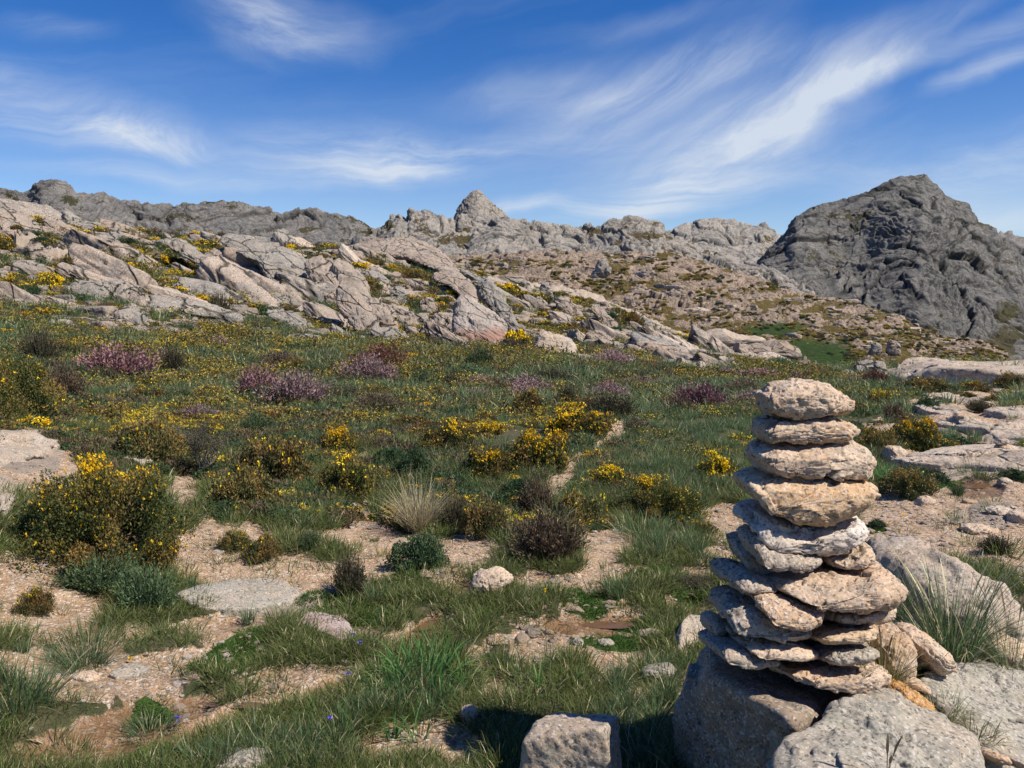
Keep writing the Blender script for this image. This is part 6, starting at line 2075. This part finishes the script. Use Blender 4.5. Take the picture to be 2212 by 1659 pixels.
band = np.maximum(band, .42 * patches(M['vx'], M['vy'], [(1420, 920, 50, 20, 0, 1), (1400, 945, 60, 12, 0, .8), (1540, 980, 60, 30, 0, .9), (800, 860, 110, 14, 0, 1), (1000, 900, 40, 8, 0, 1), (860, 850, 60, 10, 0, 1), (240, 850, 60, 14, 0, .9), (480, 880, 60, 20, 0, .7), (1480, 950, 80, 14, 0, .7)]))
p = band * sst(.18, .55, u) * (1 - M['rock']) * (1 - M['sand']) * np.where(M['vx'] > 1830, .35, 1)
k = r.uniform(0, 1, len(x)) < p * .6
Z = height(x[k], y[k], True)
scatter('yellow_flowers', np.stack([x[k], y[k], Z + .02 + .05 * (y[k] / 20)], 1), r.uniform(.5, 1.2, k.sum()) * (y[k] / 15)**.7, r.uniform(-.3, .3, k.sum()), r.integers(0, 4, k.sum()), YF, 'carpet of low yellow flowers across the meadow')

# gravel on the bare ground
PB = []
for i in range(5):
    r = np.random.default_rng(360 + i)
    nr = rand_dirs(r, 12)
    V, T = planes_rock(np.vstack([nr, [(0, 0, 1), (0, 0, -1)]]), np.r_[r.uniform(.7, 1.1, 12), .6, .6], 18, 1., 360 + i, .5, 8, 12, .3, 0)
    PB.append(mesh_np('pebble', V * np.array([1, .8, .6]), T, [M_CAIRN, M_CAIRN_O, M_CAIRN_W, M_BOULD, M_CAIRN][i], False, parent=False))
x, y, M, r = cover(62000, 1.8, 11, 46, .82)
cl = fbm(np.stack([x, y, 0 * x], 1) * 3.1, 4, 91)
p = np.clip(M['sand'] + .10, 0, 1) * np.clip(.5 + 1.2 * cl, .05, 1) * (1 - .7 * M['wet'])
k = r.uniform(0, 1, len(x)) < p
Z = height(x[k], y[k], True)
sz = .0055 * np.exp(np.abs(r.normal(0, .62, k.sum()))) * (y[k] / 4)**.55
scatter('gravel', np.stack([x[k], y[k], Z + sz * .1], 1), sz, r.uniform(0, 6.28, k.sum()), r.integers(0, 5, k.sum()), PB, 'coarse pale granite gravel on the bare ground')
# rubble on the far talus slope
G = GD.reshape(-1, 3)
vxg, vyg = project(G[:, 0], G[:, 1], G[:, 2])
r = np.random.default_rng(47)
q = np.nonzero((vxg > 700) & (vxg < 2300) & (vyg > 540))[0]
q = r.choice(q, 9000, replace=False)
gg = greenD(vxg[q], vyg[q], 0)
q = q[(r.uniform(0, 1, len(q)) > .93 * gg) & (fbm(np.stack([vxg[q] / 40, vyg[q] / 18, 0 * vxg[q]], 1), 3, 95) > -.25)]
RB = [bpy.data.objects.new('rubble_block', PROTO[i]) for i in (0, 1, 4, 5, 8, 9, 3)]
scatter('rubble', G[q], G[q][:, 1] / 788 * np.exp(r.normal(.5, .6, len(q))), r.uniform(0, 6.28, len(q)), r.integers(0, 7, len(q)), RB, 'countless pale blocks strewn over the far talus slope')
q2 = r.choice(np.nonzero((vxg > 800) & (vxg < 2300) & (vyg > 560))[0], 9000, replace=False)
u = fbm(np.stack([vxg[q2] / 46, vyg[q2] / 15, 0 * vxg[q2]], 1), 4, 97) + .35 * sst(600, 760, vyg[q2]) - .5 * greenD(vxg[q2], vyg[q2], 0)
q2 = q2[u > .22]
GB = []
for kd in ('dull', 'green', 'heath'):
    for v in range(2):
        plant(kd, 'C', v, 0, 0, 0, 1, 1, 1, 0, 'x', 'hillside_shrub', 'x', None, False)
        ob = bpy.data.objects['hillside_shrub'] if 'hillside_shrub' in bpy.data.objects else None
        C.objects.unlink(ob)
        ob.name = 'shrub_source'
        for k_ in ('label', 'category'):
            ob.pop(k_, None)
        GB.append(ob)
scatter('hillside_scrub', G[q2], G[q2][:, 1] / 788 * r.uniform(1.2, 3.6, len(q2)), r.uniform(0, 6.28, len(q2)), r.choice(6, len(q2), p=[.27, .27, .13, .13, .1, .1]), GB, 'scrub and gorse scattered thinly over the far talus slope')


# ------------------------------------------------------------------ single grasses and leafy plants
def clump(name, cat, label, cx, yb, n, L, w, lean, spread, mat, seed, straw=0, seg=7, curl=.8, y=None, heads=0, dz=0., x=None, droop=0., lvar=.3):
    if y is None:
        px, py, pz = hit(cx, yb)
    else:
        a, b, c = world_at(cx, yb, y)
        px, py, pz = float(a), float(b), float(c)
    r = np.random.default_rng(seed)
    parts = [(*blades(r, n, L, w, lean, spread, seg, curl, lvar, droop), 0)]
    if straw:
        parts.append((*blades(r, straw, L * .9, w, lean * 1.3, spread, seg, curl, lvar, droop), 1))
    V, F4, T, Mi = join(parts)
    root = bpy.data.objects.new(name, None)
    C.objects.link(root)
    root.location = (px, py, pz + dz - .005)
    tag(root, label, cat)
    mesh_np('blades', V, F4, None, False, dict(tint=T), parent=root, mats=[mat, G_STRAW], midx=Mi)
    if heads:
        hv = []
        for i in range(heads):
            a = r.uniform(0, 6.28)
            le = r.uniform(.05, .5)
            ln = L * r.uniform(1.1, 1.55)
            t = np.linspace(0, 1, 9)[:, None]
            d = np.array([math.cos(a) * math.sin(le), math.sin(a) * math.sin(le), math.cos(le)])
            p = d * ln * t + np.array([math.cos(a), math.sin(a), -.4]) * ln * .12 * t**2.5
            s = np.array([-math.sin(a), math.cos(a), 0])[None]
            wd = np.where(t > .72, .0032, .0009)
            wd[-1] = .0006
            Vh = np.stack([p - s * wd, p + s * wd], 1).reshape(-1, 3)
            j = np.arange(8) * 2
            hv.append((Vh, np.stack([j, j + 1, j + 3, j + 2], 1), np.full(len(Vh), r.uniform(0, 1)), 0))
        V, F4, T, _ = join(hv)
        mesh_np('seed_heads', V, F4, G_STRAW if heads > 8 else L_BROWN, False, dict(tint=T), parent=root)
    return root


clump('blond_tussock', 'grass tussock', 'big blond tussock of dry grass left of the dark heath', 905, 1143, 560, .30, .0055, .66, .10, G_STRAW, 1, 0, 7, .7)
clump('tall_grass', 'grass clump', 'tall grey green grass tuft behind the leaning stone at right', 2052, 1425, 260, .30, .0038, .62, .07, G_BLUE, 2, 90, 7, .7, y=2.62, heads=12)
clump('tall_grass', 'grass clump', 'smaller upright grass tuft between cairn and tall tuft', 1935, 1330, 90, .17, .0034, .6, .04, G_BLUE, 3, 20, 7, .6, y=2.75)
clump('tall_grass', 'grass clump', 'sparse thin grass at the right edge by the tan boulder', 2185, 1440, 60, .22, .003, .7, .05, G_BLUE, 4, 30, 7, .8, y=2.55, heads=4)
clump('dry_grass', 'grass clump', 'yellowish dry grass growing from the foot of the cairn', 1908, 1482, 130, .13, .0028, .75, .035, G_TURF, 5, 90, 6, .9, y=2.2, heads=3)
clump('dry_grass', 'grass clump', 'straw coloured grass in the crack behind the orange stone', 2035, 1545, 110, .085, .0026, 1.0, .05, G_TURF, 6, 90, 6, 1., y=2.16)
clump('dry_grass', 'grass clump', 'low dry grass along the right part of the boulder crack', 2110, 1590, 70, .06, .0026, 1.1, .05, G_TURF, 7, 60, 5, 1., y=2.06)
clump('tall_grass', 'grass clump', 'dark grass clump on the gravel at the lower left', 185, 1440, 240, .17, .0042, .8, .09, G_BLUE, 8, 60, 6, .9)
clump('tall_grass', 'grass clump', 'broad blue green grass clump at the left edge near the bottom', 30, 1520, 330, .15, .0042, .85, .15, G_BLUE, 9, 30, 6, .8)
clump('tall_grass', 'grass clump', 'bluish grass tuft alone in sand left of centre', 538, 1348, 90, .085, .004, .45, .03, G_BLUE, 10, 0, 5, .6)
clump('tall_grass', 'grass clump', 'dark shaded grass with long seed heads at the bottom edge', 1545, 1700, 260, .20, .0036, .9, .16, G_BLUE, 11, 40, 7, .9, heads=14)
clump('tall_grass', 'grass clump', 'shaded grass at the foot of the base boulder', 1400, 1665, 240, .13, .0036, .9, .16, G_BLUE, 12, 40, 6, .9)
clump('dry_grass', 'grass clump', 'greenish straw grass just left of the base boulder', 1420, 1470, 240, .07, .003, .8, .16, G_TURF, 13, 120, 5, .8)
clump('thin_grass', 'grass clump', 'few dark seed stalks rising before the corner boulder', 1915, 1690, 5, .10, .002, .3, .05, G_BLUE, 14, 0, 6, .4, y=1.72, heads=6)
clump('round_tuft', 'grass clump', 'round green cushion of fine grass on wet sand at lower left', 140, 1640, 260, .06, .003, 1.0, .09, G_TURF, 15, 60, 5, .8)
clump('round_tuft', 'grass clump', 'green grass cushion beside the wet channel left of centre', 325, 1585, 260, .07, .003, 1.0, .09, G_BLUE, 16, 60, 5, .8)
clump('blue_tuft', 'grass clump', 'loose blue green tuft between sandy patches below the olive gorse', 380, 1100, 120, .11, .004, .8, .06, G_BLUE, 17, 30, 6, .8)
clump('blue_tuft', 'grass clump', 'long arching blades over the largest dark brown heath', 1195, 1140, 90, .22, .005, .7, .07, G_BLUE, 18, 20, 7, 1.)
clump('blue_tuft', 'grass clump', 'pale green grass under the big dark gorse left of the cairn', 1390, 1155, 190, .16, .005, .8, .18, G_BLUE, 19, 40, 6, .8)
clump('green_tuft', 'grass clump', 'bright grass tuft on the right beside the whaleback slab', 1935, 1040, 220, .16, .006, .7, .20, G_STRAP, 20, 0, 6, .7)
clump('green_tuft', 'grass clump', 'small tuft near the right edge below the puddle', 2140, 1105, 60, .10, .005, .8, .05, G_BLUE, 21, 20, 5, .8)
for i, (cx, yb, n, L, w, le, sp, lab) in enumerate([
        (905, 1480, 110, .19, .010, .8, .13, 'largest asphodel clump with broad glossy leaves in the centre foreground'),
        (945, 1445, 60, .18, .010, .8, .09, 'asphodel rising behind the largest clump beside the wet sand'),
        (850, 1495, 40, .16, .009, .85, .07, 'asphodel on the left of the largest clump'),
        (1005, 1490, 13, .19, .009, .45, .015, 'slender upright asphodel right of the largest clump'),
        (960, 1520, 18, .13, .009, .8, .02, 'young light green asphodel in front of the largest clump'),
        (1162, 1495, 8, .14, .009, .45, .01, 'thin asphodel standing left of the last one in short turf'),
        (1236, 1480, 9, .12, .009, .55, .01, 'rightmost asphodel, a small open fan of leaves'),
        (905, 1598, 16, .15, .008, .7, .03, 'asphodel with leaning leaves near the bottom edge'),
        (848, 1600, 14, .10, .009, .55, .02, 'short yellow green asphodel near the bottom edge'),
        (780, 1590, 16, .13, .009, .9, .05, 'drooping asphodel at the left of the bottom group'),
        (700, 1560, 14, .12, .008, .9, .05, 'arching dark asphodel leaves left of the short yellow green one')]):
    clump('asphodel', 'leafy plant', lab, cx, yb, n, L, w, le, sp, G_STRAP, 400 + i, 0, 8, .9, lvar=.18, droop=.15)

# violet flowers in the grass
L_VIO = leafmat('violet_petals', [(.10, .09, .42), (.16, .15, .60)], .2, .5)
for i, (a, b, lab) in enumerate([(713, 1590, 'lowest violet flower at the bottom edge of the grass'), (762, 1400, 'upper violet flower of the two by the dark grass'), (778, 1418, 'violet flower just below the upper one'), (385, 1588, 'single violet flower beside the wet channel'),
                                 (752, 1492, 'violet flower left of the asphodels')]):
    x0, y0, z0 = hit(a, b)
    r = np.random.default_rng(500 + i)
    c = np.zeros((7, 3)) + np.array([0, 0, .07]) + r.normal(0, .003, (7, 3))
    U = rand_dirs(r, 7, .3)
    V, F4 = quads(c + U * .005, U, perp(r, U), np.full(7, .007), np.full(7, .005))
    root = bpy.data.objects.new('violet_flower', None)
    C.objects.link(root)
    root.location = (x0, y0, z0)
    tag(root, lab, 'flower')
    mesh_np('petals', V, F4, L_VIO, False, dict(tint=np.repeat(r.uniform(0, 1, 7), 4)), parent=root)
    V, F4, T = blades(r, 3, .075, .002, .1, .002, 4, .3, 0)
    mesh_np('stem', V, F4, G_BLUE, False, dict(tint=T), parent=root)
for i, (a, b, lab) in enumerate([(282, 1438, 'single yellow flower by the flat whitish stone at lower left'), (1177, 1287, 'single yellow flower in turf above the wet sand'), (1951, 1118, 'single yellow flower on the right hand sand')]):
    x0, y0, z0 = hit(a, b)
    r = np.random.default_rng(520 + i)
    U = rand_dirs(r, 8, .3)
    V, F4 = quads(U * .006 + np.array([0, 0, .03]), U, perp(r, U), np.full(8, .008), np.full(8, .006))
    o = mesh_np('yellow_flower', V, F4, L_FLOW, False, dict(tint=np.repeat(r.uniform(0, 1, 8), 4)))
    o.location = (x0, y0, z0)
    tag(o, lab, 'flower')


# ------------------------------------------------------------------ pools
def water_mat():
    t = NT('pool_water')
    P = t.coord('Object')
    b = t.bsdf(t.mix(t.noise(P, 9, 4, .6), (.10, .055, .03), (.16, .09, .05)), .06, t.bump(t.noise(P, 30, 3, .5), .12, .01), .5)
    return t.m


WM = water_mat()
for i, (cx, cy, rx, ry) in enumerate([(1000, 1284, 30, 22), (925, 1352, 44, 16), (2105, 1050, 36, 15), (1300, 1352, 90, 9), (520, 1530, 90, 8)]):
    r = np.random.default_rng(540 + i)
    hx, hy, hz = hit(cx, cy)
    n = 48
    th = np.linspace(0, 2 * math.pi, n, endpoint=False)
    w = 1 + .18 * np.sin(2 * th + i) + .12 * np.sin(3 * th + 2 * i) + .06 * r.normal(size=n)
    ex, ey = rx / F * hy, ry / F * hy / max(.12, abs(float(tslope(cy)))) * .95
    hh = height(hx + ex * .6 * np.cos(th), hy + ey * .6 * np.sin(th), True)
    zz = float(np.median(hh)) + .004
    V = np.stack([ex * w * np.cos(th), ey * w * np.sin(th), 0 * th], 1)
    V = np.vstack([V, [(0, 0, 0)]])
    F3 = np.stack([np.arange(n), (np.arange(n) + 1) % n, np.full(n, n)], 1)
    o = mesh_np('water', V, F3, WM, False)
    o.location = (hx, hy, zz)
    tag(o, kind='structure')
